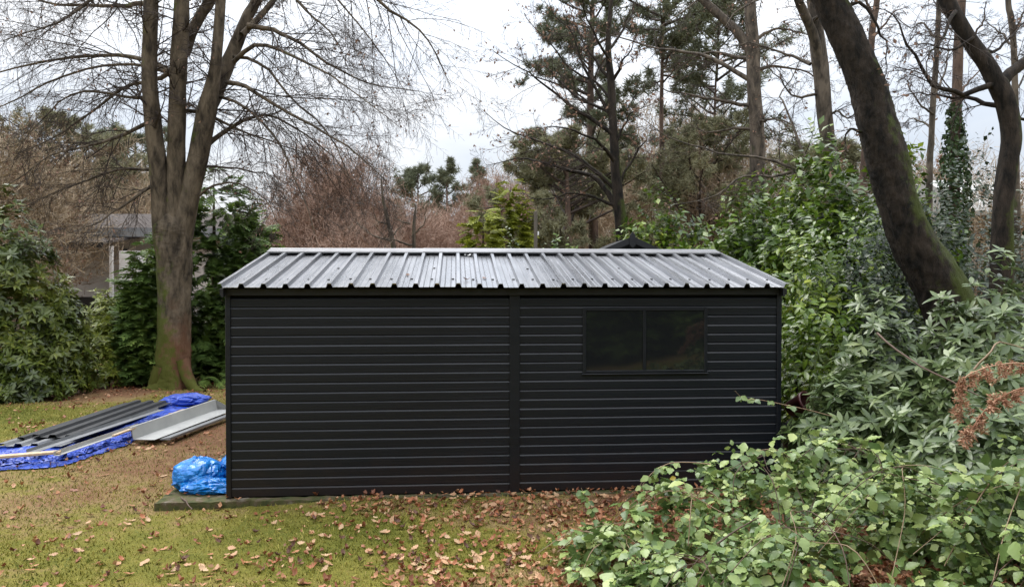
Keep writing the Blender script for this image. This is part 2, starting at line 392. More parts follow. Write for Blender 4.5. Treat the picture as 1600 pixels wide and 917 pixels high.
M['soil'] = pmat('dark_soil', [(0.3, (0.035, 0.02, 0.013)), (0.7, (0.09, 0.05, 0.03))], 12, 0.95, 0.6, 50)
M['stump'] = pmat('stump_wood', [(0.3, (0.04, 0.028, 0.018)), (0.7, (0.12, 0.088, 0.06))], 8, 0.9, 0.6, 30, stretch=(3, 3, 0.6))
M['cream_wall'] = pmat('cream_render', [(0.3, (0.50, 0.46, 0.42)), (0.7, (0.62, 0.58, 0.53))], 2, 0.9, 0.1, 40)
M['grey_roof'] = pmat('grey_roof', [(0.3, (0.06, 0.052, 0.048)), (0.7, (0.11, 0.095, 0.088))], 6, 0.95, 0.2, 20, spec=0.05)
M['white_trim'] = pmat('white_trim', [(0.3, (0.70, 0.69, 0.67)), (0.7, (0.80, 0.79, 0.77))], 3, 0.5, 0)
M['pot'] = pmat('dark_red_plastic', [(0.3, (0.05, 0.012, 0.014)), (0.7, (0.09, 0.022, 0.022))], 6, 0.4, 0)
M['black_plastic'] = pmat('black_plastic', [(0.3, (0.012, 0.012, 0.014)), (0.7, (0.03, 0.03, 0.033))], 6, 0.35, 0.2, 20)
M['old_wood'] = pmat('weathered_post', [(0.3, (0.06, 0.05, 0.038)), (0.7, (0.13, 0.11, 0.085))], 6, 0.9, 0.3, 30, stretch=(3, 3, 0.3))
def tarpmat(name, stops, rough, fold=7):
    m, nt, N, L, b = nodes_of(name)
    g = N.new('ShaderNodeTexCoord'); vec = g.outputs['Object']
    n = noise(N, L, 9, 5, 0.6, vec); r = ramp(N, stops)
    L.new(n.outputs['Fac'], r.inputs['Fac']); L.new(r.outputs['Color'], b.inputs['Base Color'])
    b.inputs['Roughness'].default_value = rough; b.inputs['Specular IOR Level'].default_value = 0.6
    v = N.new('ShaderNodeTexVoronoi'); v.feature = 'DISTANCE_TO_EDGE'; v.inputs['Scale'].default_value = fold
    nd = noise(N, L, 5, 3, 0.5, vec)
    av = N.new('ShaderNodeMix'); av.data_type = 'VECTOR'; av.inputs['Factor'].default_value = 0.25
    L.new(vec, av.inputs['A']); L.new(nd.outputs['Color'], av.inputs['B']); L.new(av.outputs['Result'], v.inputs['Vector'])
    bp = N.new('ShaderNodeBump'); bp.inputs['Strength'].default_value = 0.9; bp.inputs['Distance'].default_value = 0.04
    L.new(v.outputs['Distance'], bp.inputs['Height']); L.new(bp.outputs['Normal'], b.inputs['Normal'])
    return m
M['tarp'] = tarpmat('blue_tarpaulin', [(0.3, (0.010, 0.04, 0.32)), (0.7, (0.025, 0.085, 0.50))], 0.42, 3.2)
M['bag'] = tarpmat('bright_blue_plastic', [(0.3, (0.004, 0.12, 0.46)), (0.7, (0.012, 0.25, 0.70))], 0.24)

def glassmat():
    m, nt, N, L, b = nodes_of('dark_window_glass')
    b.inputs['Base Color'].default_value = (0.012, 0.013, 0.014, 1)
    b.inputs['Roughness'].default_value = 0.04
    b.inputs['Specular IOR Level'].default_value = 0.5
    return m
M['glass'] = glassmat()

# ---------------------------------------------------------------- ground
def smooth(a, b, x):
    t = np.clip((x - a) / (b - a), 0, 1); return t * t * (3 - 2 * t)
def ground_z(x, y):
    x = np.asarray(x, float); y = np.asarray(y, float)
    z = 0.025 * np.sin(x * 0.9 + 1.3) * np.sin(y * 0.7) + 0.018 * np.sin(x * 2.3 + y * 1.7) + 0.008 * np.sin(x * 5.1 - y * 4.3)
    near_shed = smooth(2.2, 0.2, np.maximum(np.maximum(-3.6 - x, x - 3.2), np.maximum(6.6 - y, y - 11.5)))
    z = z * (1 - 0.8 * near_shed) + (-0.055 + 0.068 * smooth(-2.9, -1.2, x)) * near_shed
    z = z + 0.45 * smooth(3.4, 6.5, x) * smooth(14, 9, y)
    return z
def groundmat():
    m, nt, N, L, b = nodes_of('mossy_lawn')
    g = N.new('ShaderNodeNewGeometry'); pos = g.outputs['Position']
    n1 = noise(N, L, 0.75, 5, 0.6, pos); n2 = noise(N, L, 5.5, 6, 0.7, pos); n3 = noise(N, L, 60, 4, 0.7, pos)
    r1 = ramp(N, [(0.30, (0.11, 0.12, 0.018)), (0.46, (0.18, 0.165, 0.032)), (0.58, (0.25, 0.175, 0.08)), (0.75, (0.19, 0.10, 0.055))])
    a = N.new('ShaderNodeMath'); a.operation = 'MULTIPLY_ADD'; a.inputs[1].default_value = 0.5; L.new(n2.outputs['Fac'], a.inputs[0])
    s = N.new('ShaderNodeMath'); s.operation = 'MULTIPLY_ADD'; s.inputs[1].default_value = 0.75; s.inputs[2].default_value = -0.12; L.new(n1.outputs['Fac'], s.inputs[0])
    L.new(s.outputs[0], a.inputs[2])
    # trodden bare earth: left of the shed, in front of its right half, and beneath the shrubs
    def blob(cx, cy, rx, ry, amt):
        v = N.new('ShaderNodeMapping'); v.inputs['Location'].default_value = (-cx / rx, -cy / ry, 0); v.inputs['Scale'].default_value = (1 / rx, 1 / ry, 0)
        L.new(pos, v.inputs['Vector'])
        ln = N.new('ShaderNodeVectorMath'); ln.operation = 'LENGTH'; L.new(v.outputs['Vector'], ln.inputs[0])
        k = N.new('ShaderNodeMapRange'); k.interpolation_type = 'SMOOTHSTEP'; k.inputs['From Min'].default_value = 1.3; k.inputs['From Max'].default_value = 0.3; k.inputs['To Max'].default_value = amt
        L.new(ln.outputs['Value'], k.inputs['Value']); return k.outputs['Result']
    last = a.outputs[0]
    for bl in ((-4.0, 9.6, 1.1, 2.6, 0.22), (2.2, 6.5, 2.4, 0.9, 0.30), (3.6, 4.5, 3.4, 3.0, 0.3), (-8.5, 14.2, 3.5, 1.7, 0.25), (4.5, 11.0, 3.5, 6.0, 0.3), (0.0, 30.0, 60, 14.0, 0.3), (-5.2, 7.2, 1.5, 1.0, 0.1), (-1.6, 5.6, 2.2, 1.0, -0.12), (-8.0, 10.5, 2.5, 2.0, -0.10)):
        q = N.new('ShaderNodeMath'); q.operation = 'ADD'; L.new(last, q.inputs[0]); L.new(blob(*bl), q.inputs[1]); last = q.outputs[0]
    L.new(last, r1.inputs['Fac'])
    mx = N.new('ShaderNodeMix'); mx.data_type = 'RGBA'; mx.blend_type = 'MULTIPLY'; mx.inputs['Factor'].default_value = 0.75
    r3 = ramp(N, [(0.3, (0.45, 0.45, 0.45)), (0.7, (1.45, 1.4, 1.3))]); L.new(n3.outputs['Fac'], r3.inputs['Fac'])
    L.new(r1.outputs['Color'], mx.inputs['A']); L.new(r3.outputs['Color'], mx.inputs['B'])
    L.new(mx.outputs['Result'], b.inputs['Base Color']); b.inputs['Roughness'].default_value = 0.95; b.inputs['Specular IOR Level'].default_value = 0.2
    bp = N.new('ShaderNodeBump'); bp.inputs['Strength'].default_value = 0.8; bp.inputs['Distance'].default_value = 0.03
    L.new(n3.outputs['Fac'], bp.inputs['Height']); L.new(bp.outputs['Normal'], b.inputs['Normal'])
    return m
M['ground'] = groundmat()
def build_ground():
    xs = np.concatenate([np.linspace(-400, -40, 10), np.linspace(-36, -11, 14), np.linspace(-10, 8, 100), np.linspace(9, 36, 16), np.linspace(40, 400, 10)])
    ys = np.concatenate([np.linspace(-300, -10, 8), np.linspace(-8, 2.5, 14), np.linspace(2.7, 16, 80), np.linspace(17, 60, 24), np.linspace(70, 700, 12)])
    X, Y = np.meshgrid(xs, ys); Z = ground_z(X, Y)
    V = np.stack([X, Y, Z], -1).reshape(-1, 3)
    i = np.arange(len(V)).reshape(X.shape)
    F = np.stack([i[:-1, :-1], i[:-1, 1:], i[1:, 1:], i[1:, :-1]], -1).reshape(-1, 4)
    obj('lawn', V, F, M['ground'], smooth=True, kind='structure', label='mossy lawn strewn with fallen leaves')
build_ground()

# ---------------------------------------------------------------- the shed
SA = math.radians(4.3)                      # the front wall runs a little away from the camera towards the right
O = G(357, 780); O[2] = 0.0
uu = np.array([math.cos(SA), math.sin(SA), 0]); vv = np.array([-math.sin(SA), math.cos(SA), 0])
def wall_uz(px, py, v=0.0):
    """shed-local (u, z) where the photo ray meets the vertical plane v"""
    a = (px - 800.0) / FPX; b = (458.5 - py) / FPX
    d = np.array([a, CP - b * SP, SP + b * CP]); o = np.array([0, 0, CAMH])
    s = ((O + vv * v - o) @ vv) / (d @ vv)
    p = o + d * s
    return float((p - O) @ uu), float(p[2])
W = wall_uz(1217, 600)[0]
EZ = wall_uz(800, 449, -0.15)[1]            # eave height
UL = wall_uz(342, 447, -0.15)[0]; UR = wall_uz(1230, 449, -0.15)[0]
DEP = 3.6; RV = DEP / 2
RZ = wall_uz(770, 396, RV)[1]
shed = thing('garden_shed', 'long black timber shed with grey ribbed metal roof standing on a slab', 'shed', tuple(O), SA)
SLABZ = 0.015
BZ0 = 0.028
def B(a, b, name, mat, parent=shed, bev=0.0, **k):
    o = MB().box(a, b).build(name, M[mat], parent, **k)
    if bev: bevel(o, bev)
    return o
# cladding: every board is its own piece
PITCH_B = (wall_uz(357, 780)[1] * 0 + (wall_uz(500, 480)[1] - wall_uz(500, 773)[1])) / 20.0
_bm = {}
def board_mesh(L):
    key = round(L, 3)
    if key not in _bm:
        h = PITCH_B
        prof = [(0, 0.0, 0.0), (0, -0.019, 0.001), (0, -0.0205, 0.004), (0, -0.0205, h * 0.79), (0, -0.0195, h * 0.82), (0, -0.0125, h * 0.955), (0, -0.009, h * 0.985), (0, 0, h * 0.985)]
        n = len(prof); ns = max(2, int(L / 0.35)); V = []
        for i in range(ns + 1):
            for (x, y, z) in prof: V.append((L * i / ns, y, z))
        F4 = [(i * n + j, i * n + (j + 1) % n, (i + 1) * n + (j + 1) % n, (i + 1) * n + j) for i in range(ns) for j in range(n)]
        me = new_mesh('cladding_board', V, [np.array(F4), np.array([list(range(n))[::-1]]), np.array([list(range(ns * n, ns * n + n))])])
        me.materials.append(M['paint']); _bm[key] = me
    return _bm[key]
PU0, PU1 = wall_uz(796, 600)[0], wall_uz(812, 600)[0]
WX0, WZ0 = wall_uz(910, 583); WX1, WZ1 = wall_uz(1104, 480)
nb = int((EZ - 0.035 - BZ0) / PITCH_B)
for i in range(nb):
    z = BZ0 + i * PITCH_B
    spans = [(0.035, PU0), (PU1, W - 0.035)]
    if z > WZ0 + 0.002 and z + PITCH_B < WZ1 - 0.002:
        spans = [(0.035, PU0), (PU1, WX0), (WX1, W - 0.035)]
    for (a, b) in spans:
        o = link('cladding_board', board_mesh(b - a), None, shed)
        o.location = (a, random.uniform(-0.0015, 0.0015), z)
        wob = 0.0012 if i > 2 else 0.004
        o.rotation_euler = (random.uniform(-0.02, 0.02), random.uniform(-wob, wob) * 0.5, 0)
B((0.002, 0.004, BZ0 - 0.02), (W - 0.002, 0.02, EZ + 0.02), 'wall_backing', 'dark_inside')
for (a, b) in ((-0.012, 0.034), (W - 0.034, W + 0.012)):
    B((a, -0.034, SLABZ), (b, 0.05, EZ - 0.01), 'corner_post', 'paint', bev=0.004)
B((PU0 + 0.001, -0.038, SLABZ + 0.004), (PU1 - 0.001, 0.003, EZ - 0.012), 'cover_strip', 'paint', bev=0.004)
# side and back walls, with gables
for (ua, ub) in ((0.004, 0.022), (W - 0.022, W - 0.004)):
    g = [(ua, 0.022, BZ0 - 0.02), (ua, DEP - 0.02, BZ0 - 0.02), (ua, DEP - 0.02, EZ + 0.02), (ua, RV, RZ - 0.05), (ua, 0.022, EZ + 0.02)]
    MB().prism(g, (ub - ua, 0, 0)).build('gable_wall', M['paint'], shed)
B((0.0, DEP - 0.018, BZ0 - 0.02), (W, DEP, EZ + 0.02), 'back_wall', 'paint')
for s in (0, 1):
    x = -0.02 if s == 0 else W + 0.006
    for i in range(nb):
        z = BZ0 + i * PITCH_B
        o = B((x, 0.05, z), (x + 0.014, DEP - 0.01, z + PITCH_B * 0.9), 'side_board', 'paint')
B((-0.05, -0.065, EZ - 0.075), (W + 0.05, -0.045, EZ - 0.012), 'fascia', 'black_paint', bev=0.003)
B((-0.05, -0.044, EZ - 0.03), (W + 0.05, 0.0, EZ - 0.018), 'soffit', 'black_paint')
# window
win = MB()
fw = 0.032
for (a, b) in (((WX0, -0.036, WZ0), (WX0 + fw, -0.005, WZ1)), ((WX1 - fw, -0.036, WZ0), (WX1, -0.005, WZ1)), ((WX0 + fw, -0.035, WZ1 - fw), (WX1 - fw, -0.005, WZ1)), ((WX0 + fw, -0.035, WZ0), (WX1 - fw, -0.005, WZ0 + 0.028))):
    win.box(a, b)
wf = bevel(win.build('window_frame', M['paint'], shed), 0.004)
MX = wall_uz(1006, 530)[0]
B((MX - 0.016, -0.034, WZ0 + 0.029), (MX + 0.016, -0.022, WZ1 - fw - 0.001), 'mullion', 'paint', wf, 0.003)
B((WX0 - 0.01, -0.044, WZ0 - 0.013), (WX1 + 0.01, -0.018, WZ0 - 0.001), 'window_sill', 'paint', wf, 0.004)
for (a, b, tl) in ((WX0 + fw + 0.001, MX - 0.019, 0.004), (MX + 0.019, WX1 - fw - 0.001, -0.006)):
    o = B((a, -0.0275, WZ0 + 0.030), (b, -0.0235, WZ1 - fw - 0.002), 'pane', 'glass', wf)
# roof: five overlapping ribbed sheets on each slope
slope_v = RV + 0.15
sl = math.atan2(RZ - EZ, slope_v)
Ls = math.hypot(slope_v, RZ - EZ)
RP = (UR - UL) / 27.0
NR = 5
def sheet_mesh(first, last, L, thick=0.0035):
    """ribbed sheet in local (u, along slope, normal); pitches first..last"""
    prof = []
    for k in range(first, last):
        x = k * RP
        for (dx, h) in ((0.0, 0.0), (RP * 0.30, 0.0), (RP * 0.40, 0.0), (RP * 0.46, 0.0)): prof.append((x + dx, h))
        prof += [(x + RP * 0.815, 0.0), (x + RP * 0.870, 0.036), (x + RP * 1.02, 0.036), (x + RP * 1.075, 0.0)]
    return prof
def sheet(u0, k0, k1, flip, lift):
    pts = []
    for k in range(k0, k1 + 1):
        c = k * RP
        if k == 0: pts += [(c - 0.012, 0.036), (c + RP * 0.10, 0.036), (c + RP * 0.155, 0.0)]
        elif k == 27: pts += [(c - RP * 0.155, 0.0), (c - RP * 0.10, 0.036), (c + 0.012, 0.036)]
        else:
            seq = [(c - RP * 0.155, 0.0), (c - RP * 0.085, 0.036), (c + RP * 0.085, 0.036), (c + RP * 0.155, 0.0)]
            if k == k0: seq = seq[1:]
            if k == k1: seq = seq[:-1]
            pts += seq
        if k < k1 and k > 0 - 1:                       # two faint stiffening swages in each pan
            for f in (0.36, 0.64):
                pts += [(c + RP * (f - 0.025), 0.0), (c + RP * f, 0.0035), (c + RP * (f + 0.025), 0.0)]
    ns = 8; V = []; n = len(pts)
    for j in range(ns + 1):
        for (x, h) in pts:
            wv = 0.0012 * math.sin(j * 1.9 + x * 7.0 + k0)
            V.append((x, Ls * j / ns, h + wv + lift))
    for j in range(ns + 1):
        for (x, h) in pts:
            V.append((x, Ls * j / ns, h + lift - 0.0022))
    off = n * (ns + 1)
    F = [(j * n + i, j * n + i + 1, (j + 1) * n + i + 1, (j + 1) * n + i) for j in range(ns) for i in range(n - 1)]
    F += [tuple(off + q for q in f[::-1]) for f in F]
    F += [(i + 1, i, off + i, off + i + 1) for i in range(n - 1)]
    e = ns * n
    F += [(e + i, e + i + 1, off + e + i + 1, off + e + i) for i in range(n - 1)]
    o = obj('roof_sheet', np.array(V), np.array(F), M['zinc'], shed)
    return o
slant = Matrix.Translation((UL, -0.15, EZ)) @ Matrix.Rotation(sl, 4, 'X')
slant_b = Matrix.Translation((UR, DEP + 0.15, EZ)) @ Matrix.Rotation(math.pi, 4, 'Z') @ Matrix.Rotation(sl, 4, 'X')
bounds = [(0, 5), (5, 11), (11, 16), (16, 22), (22, 27)]
scr = MB()
th = np.arange(8) * math.pi / 4
def screw_mesh():
    V = [(0.014 * math.cos(t), 0.014 * math.sin(t), 0) for t in th] + [(0.012 * math.cos(t), 0.012 * math.sin(t), 0.008) for t in th] + [(0, 0, 0.009)]
    return new_mesh('screw', V, [np.array([(i, (i + 1) % 8, 8 + (i + 1) % 8, 8 + i) for i in range(8)]), np.array([(8 + i, 8 + (i + 1) % 8, 16) for i in range(8)])])
SCREW = screw_mesh(); SCREW.materials.append(M['screw'])
for n_, (a, b) in enumerate(bounds):
    o = sheet(0, a, b, False, 0.004 * (n_ % 2)); o.matrix_local = slant
    ob = sheet(0, a, b, False, 0.004 * (n_ % 2)); ob.matrix_local = slant_b
    rows = [(k, 0.36) for k in range(a, b)] + [(k, 0.95) for k in range(a, b) if k % 5 == 4 or k == 24]
    for (k, y) in rows:
        s = link('screw', SCREW, None, o)
        s.location = ((k + 0.72 + random.uniform(-0.03, 0.03)) * RP, y + random.uniform(-0.012, 0.012), 0.0012 + 0.004 * (n_ % 2))
# ridge capping of three lengths, with its folded lips
for i in range(3):
    a = UL - 0.01 + i * (UR - UL) / 3.0; b = UL + 0.03 + (i + 1) * (UR - UL) / 3.0 - (0.05 if i == 2 else 0.0)
    zz = RZ + 0.046 + 0.003 * (i % 2); fl = 0.20
    c, s = math.cos(sl), math.sin(sl)
    prof = [(a, RV - fl * c, zz - fl * s - 0.016), (a, RV - fl * c, zz - fl * s), (a, RV - 0.02, zz + 0.004), (a, RV, zz + 0.012), (a, RV + 0.02, zz + 0.004), (a, RV + fl * c, zz - fl * s), (a, RV + fl * c, zz - fl * s - 0.016), (a, RV + fl * c - 0.003, zz - fl * s - 0.004), (a, RV, zz), (a, RV - fl * c + 0.003, zz - fl * s - 0.004)]
    MB().prism(prof, (b - a, 0, 0)).build('ridge_cap', M['ridge_metal'], shed)
# barge flashings down both gable ends, under the sheets' edges
for x in (UL + 0.012, UR - 0.032):
    for d_ in (1, -1):
        v0 = -0.13 if d_ == 1 else DEP + 0.13
        prof = [(x, v0, EZ - 0.09), (x, v0, EZ - 0.012), (x, RV, RZ - 0.02), (x, RV, RZ - 0.10)]
        MB().prism(prof, (0.02, 0, 0)).build('barge_board', M['black_paint'], shed)
# a strip of torn tape under the ridge
tp = wall_uz(734, 402, RV - 0.2)
V = []
for i in range(7):
    for j in range(2):
        V.append((tp[0] - 0.06 + i * 0.02, RV - 0.24 + 0.03 * j + 0.012 * math.sin(i * 1.3), RZ - 0.03 + 0.008 * math.sin(i * 2.1 + j) + 0.006 * j))
obj('torn_tape', np.array(V), np.array([(2 * i, 2 * i + 2, 2 * i + 3, 2 * i + 1) for i in range(6)]), M['white_trim'], shed)

# the slab under the shed: an uneven mossy concrete edge
def slab():
    c1 = G(232, 797); l1 = (c1 - O) @ uu
    x0, x1, y0, y1 = float(l1), W + 0.25, -0.13, DEP + 0.2
    nx, ny = 90, 30
    X, Y = np.meshgrid(np.linspace(x0, x1, nx), np.linspace(y0, y1, ny))
    Z = SLABZ + 0.004 * rng.normal(size=X.shape)
    Y[0] += 0.012 * rng.normal(size=nx); X[:, 0] += 0.015 * rng.normal(size=ny)
    V = np.stack([X, Y, Z], -1).reshape(-1, 3)
    i = np.arange(nx * ny).reshape(ny, nx)
    F = np.stack([i[:-1, :-1], i[:-1, 1:], i[1:, 1:], i[1:, :-1]], -1).reshape(-1, 4)
    loop = np.concatenate([i[0, :], i[1:, -1], i[-1, -2::-1], i[-2:0:-1, 0]])
    Lv = V[loop].copy(); Lv[:, 2] = -0.12
    n = len(loop); o = len(V); q = np.arange(n); qn = (q + 1) % n
    F2 = np.stack([o + q, o + qn, loop[qn], loop[q]], -1)
    s = obj('concrete_slab', np.vstack([V, Lv]), np.vstack([F, F2]), M['concrete'], smooth=False, kind='structure', label='mossy concrete slab under the black shed')
    s.location = tuple(O); s.rotation_euler = (0, 0, SA)
slab()

# ---------------------------------------------------------------- leaf shapes and scattering
def leaf_shape(L, Wd, fold=0.25, curl=0.15, peak=0.5, stations=(0.12, 0.35, 0.6, 0.82), notch=0.0):
    """leaf along +Y with a folded midrib; returns verts, tris"""
    V = [(0, 0, 0)]; F = []
    for s in stations:
        w = Wd * 0.5 * (s / peak) ** 0.6 if s < peak else Wd * 0.5 * max(0.0, (1 - (s - peak) / (1 - peak))) ** 0.62
        z = -curl * L * s * s
        sg = notch * Wd * (1 if len(V) % 2 else -1)
        V += [(-w, s * L, z + fold * w), (0, s * L, z), (w, s * L, z + fold * w)]
    V.append((0, L, -curl * L))
    n = len(stations)
    F += [(0, 2, 1), (0, 3, 2)]
    for i in range(n - 1):
        a = 1 + 3 * i; b = a + 3
        F += [(a, a + 1, b + 1), (a, b + 1, b), (a + 1, a + 2, b + 2), (a + 1, b + 2, b + 1)]
    a = 1 + 3 * (n - 1); t = len(V) - 1
    F += [(a, a + 1, t), (a + 1, a + 2, t)]
    return np.array(V, float), np.array(F)
def simple_leaf(L, Wd, fold=0.3, curl=0.12):
    V = np.array([(0, 0, 0), (-Wd / 2, L * .45, fold * Wd / 2 - curl * L * .2), (0, L * .45, -curl * L * .2), (Wd / 2, L * .45, fold * Wd / 2 - curl * L * .2), (0, L, -curl * L)])
    return V, np.array([(0, 2, 1), (0, 3, 2), (1, 2, 4), (2, 3, 4)])
def frames(axis, nrm):
    y = norm(axis); z = norm(nrm - y * (nrm * y).sum(-1, keepdims=True)); x = np.cross(y, z)
    return np.stack([x, y, z], -1)
def scatter(tmpl, pos, Rm, sc):
    V, F = tmpl; n = len(V)
    out = np.einsum('nij,vj->nvi', Rm, V) * sc[:, None, None] + pos[:, None]
    Fo = (F[None] + (np.arange(len(pos)) * n)[:, None, None]).reshape(-1, F.shape[1])
    return out.reshape(-1, 3), Fo
def leaf_parts(name, tmpls, pos, Rm, sc, mat, parent, n_obj, rest_name, score):
    """the n_obj leaves that show largest as parts, the rest joined"""
    base = np.array(parent.location) if parent is not None else np.zeros(3)
    order = np.argsort(-score); sel = order[:n_obj]; rest = order[n_obj:]
    k = len(tmpls)
    if n_obj:
        mes = []
        for (V, F) in tmpls:
            me = new_mesh(name, V, F, smooth=True); me.materials.append(mat); mes.append(me)
        for q, i in enumerate(sel):
            o = link(name, mes[q % k], None, parent)
            m = Matrix([list(Rm[i][r] * sc[i]) + [pos[i][r] - base[r]] for r in range(3)] + [[0, 0, 0, 1]])
            o.matrix_local = m
    parts = [scatter(tmpls[j], pos[rest[j::k]] - base, Rm[rest[j::k]], sc[rest[j::k]]) for j in range(k) if len(rest[j::k])]
    if parts:
        V, F = join(parts)
        obj(rest_name, V, F, mat, parent, smooth=True, kind='stuff')
CAM = np.array([0, 0, CAMH])
def lobe_points(lobes, n, depth=0.45, cull=-0.25, zmin=0.05, hole=None, power=2.2):
    """points in the outer shell of a union of ellipsoid domes, with the outward normal; only the side the camera could see"""
    P_, N_ = [], []
    area = np.array([(l[3] * l[4] * l[5]) ** (2 / 3.) for l in lobes]); area /= area.sum()
    for l, a in zip(lobes, area):
        m = int(n * a * 3.2)
        d = norm(rng.normal(size=(m, 3))); d[:, 2] = np.abs(d[:, 2]) if l[2] < 0.3 else d[:, 2]
        c = np.array(l[:3]); r = np.array(l[3:6])
        bump = 1 + 0.13 * np.sin(d[:, 0] * 7 + c[0] * 5) * np.sin(d[:, 2] * 8 + c[1] * 3) + 0.09 * np.sin(d[:, 1] * 13 + d[:, 2] * 11 + c[0])
        q = 1 - depth * rng.random(m) ** power
        p = c + d * r * (bump * q)[:, None]
        nn = norm(d / r)
        ok = (p[:, 2] > zmin)
        for l2 in lobes:
            if l2 is l: continue
            e = (((p - np.array(l2[:3])) / np.array(l2[3:6])) ** 2).sum(1)
            ok &= e > 0.45
        ok &= (nn * norm(CAM - p)).sum(1) > cull
        if hole is not None:
            for h in hole: ok &= (((p - np.array(h[:3])) / np.array(h[3:6])) ** 2).sum(1) > 1
        p, nn = p[ok], nn[ok]
        keep = rng.permutation(len(p))[:int(n * a) + 1]
        P_.append(p[keep]); N_.append(nn[keep])
    return np.concatenate(P_), np.concatenate(N_)
def view_score(pos, nrm, sc):
    """how large and clear a leaf is from the camera: nearness, outwardness, inside the frame"""
    v = pos - CAM; d = np.linalg.norm(v, axis=1)
    px = 800 + FPX * v[:, 0] / np.maximum(v[:, 1], .1); py = 441 - FPX * v[:, 2] / np.maximum(v[:, 1], .1)
    inside = (px > 15) & (px < 1585) & (py > 10) & (py < 900)
    face = np.abs((nrm * norm(-v)).sum(1))
    return sc / d * (0.35 + face) * inside
def stems_for(lobes, n, root_spread, mat, parent, name='stem', r0=0.02):
    base = np.array(parent.location)
    for k in range(n):
        l = lobes[k % len(lobes)]
        d = norm(np.array([rng.normal(), rng.normal(), 1.6]))
        tip = np.array(l[:3]) + d * np.array(l[3:6]) * 0.8
        a = np.array([l[0] + rng.normal() * root_spread, l[1] + rng.normal() * root_spread, 0.0]); a[2] = ground_z(a[0], a[1]) - 0.03
        mid = (a + tip) / 2 + rng.normal(size=3) * 0.12
        q = catmull([[*a, r0], [*mid, r0 * .7], [*tip, r0 * .3]], 9)
        V, F = tubes(q[None, :, :3] - base, q[None, :, 3], 6)
        obj(name, V, F, mat, parent, smooth=True)
def whorls(p, n, leaves, up=0.5, jit=0.35, ang=(55, 100)):
    """rosettes of leaves round shoot tips"""
    m = len(p)
    s = norm(n + np.array([0, 0, up]) + rng.normal(size=n.shape) * jit)
    ref = norm(np.cross(s, rng.normal(size=s.shape))); ref2 = np.cross(s, ref)
    pos, ax, nr, nd = [], [], [], []
    ph0 = rng.random(m) * 6.28
    for k in range(leaves):
        ph = ph0 + k * 6.283 / leaves + rng.normal(size=m) * 0.2
        rad = ref * np.cos(ph)[:, None] + ref2 * np.sin(ph)[:, None]
        a = np.radians(ang[0] + (ang[1] - ang[0]) * rng.random(m))[:, None]
        pos.append(p + s * (rng.random(m) * 0.025)[:, None]); ax.append(s * np.cos(a) + rad * np.sin(a)); nr.append(s * np.sin(a) - rad * np.cos(a)); nd.append(n)
    return np.concatenate(pos), np.concatenate(ax), np.concatenate(nr), np.concatenate(nd)
RH = [leaf_shape(0.13, 0.042, 0.25, 0.18, stations=(0.2, 0.5, 0.8)), leaf_shape(0.115, 0.045, 0.15, 0.05, stations=(0.2, 0.5, 0.8)), leaf_shape(0.14, 0.040, 0.35, 0.28, stations=(0.2, 0.5, 0.8))]
RHS = [simple_leaf(0.14, 0.048)]
LA = [leaf_shape(0.135, 0.064, 0.25, 0.12, stations=(0.3, 0.65)), leaf_shape(0.12, 0.06, 0.2, 0.25, stations=(0.3, 0.65))]
def toothed(L, Wd, fold, curl, peak, seed):
    """bramble leaflet: ovate with a toothed margin and a puckered blade"""
    r = np.random.default_rng(seed)
    st = (0.09, 0.21, 0.33, 0.45, 0.57, 0.69, 0.80, 0.91)
    V, F = leaf_shape(L, Wd, fold, curl, peak, st)
    for i in range(len(st)):
        k = (1.07 if i % 2 == 0 else 0.91) * (1 + 0.03 * r.normal())
        for j in (1 + 3 * i, 3 + 3 * i):
            V[j, 0] *= k; V[j, 2] += (0.035 if i % 2 else -0.03) * Wd; V[j, 1] += 0.012 * L * r.normal()
    return V, F
BRM = [toothed(0.085, 0.066, 0.20, 0.12, 0.42, 1), toothed(0.078, 0.064, 0.36, 0.22, 0.40, 2), toothed(0.09, 0.066, 0.08, 0.30, 0.42, 3)]
def rhodo_bush(name, label, lobes, n_nodes, mat, n_obj, tm, leaves=8, cat='shrub', scale=1.0, group=None, hole=None, depth=0.45):
    c = np.array([np.mean([l[0] for l in lobes]), np.mean([l[1] for l in lobes]), 0.0]); c[2] = float(ground_z(c[0], c[1]))
    t = thing(name, label, cat, tuple(c), 0, group)
    p, n = lobe_points(lobes, n_nodes, depth, hole=hole)
    pos, ax, nr, nd = whorls(p, n, leaves)
    sc = (0.7 + 0.5 * rng.random(len(pos))) * scale
    leaf_parts('leaf', tm, pos, frames(ax, nr), sc, mat, t, n_obj, 'foliage', view_score(pos, nd, sc) * (0.7 + 0.6 * rng.random(len(pos))))
    stems_for(lobes, max(4, 2 * len(lobes)), 0.15, M['grey_bark'], t)
    return t
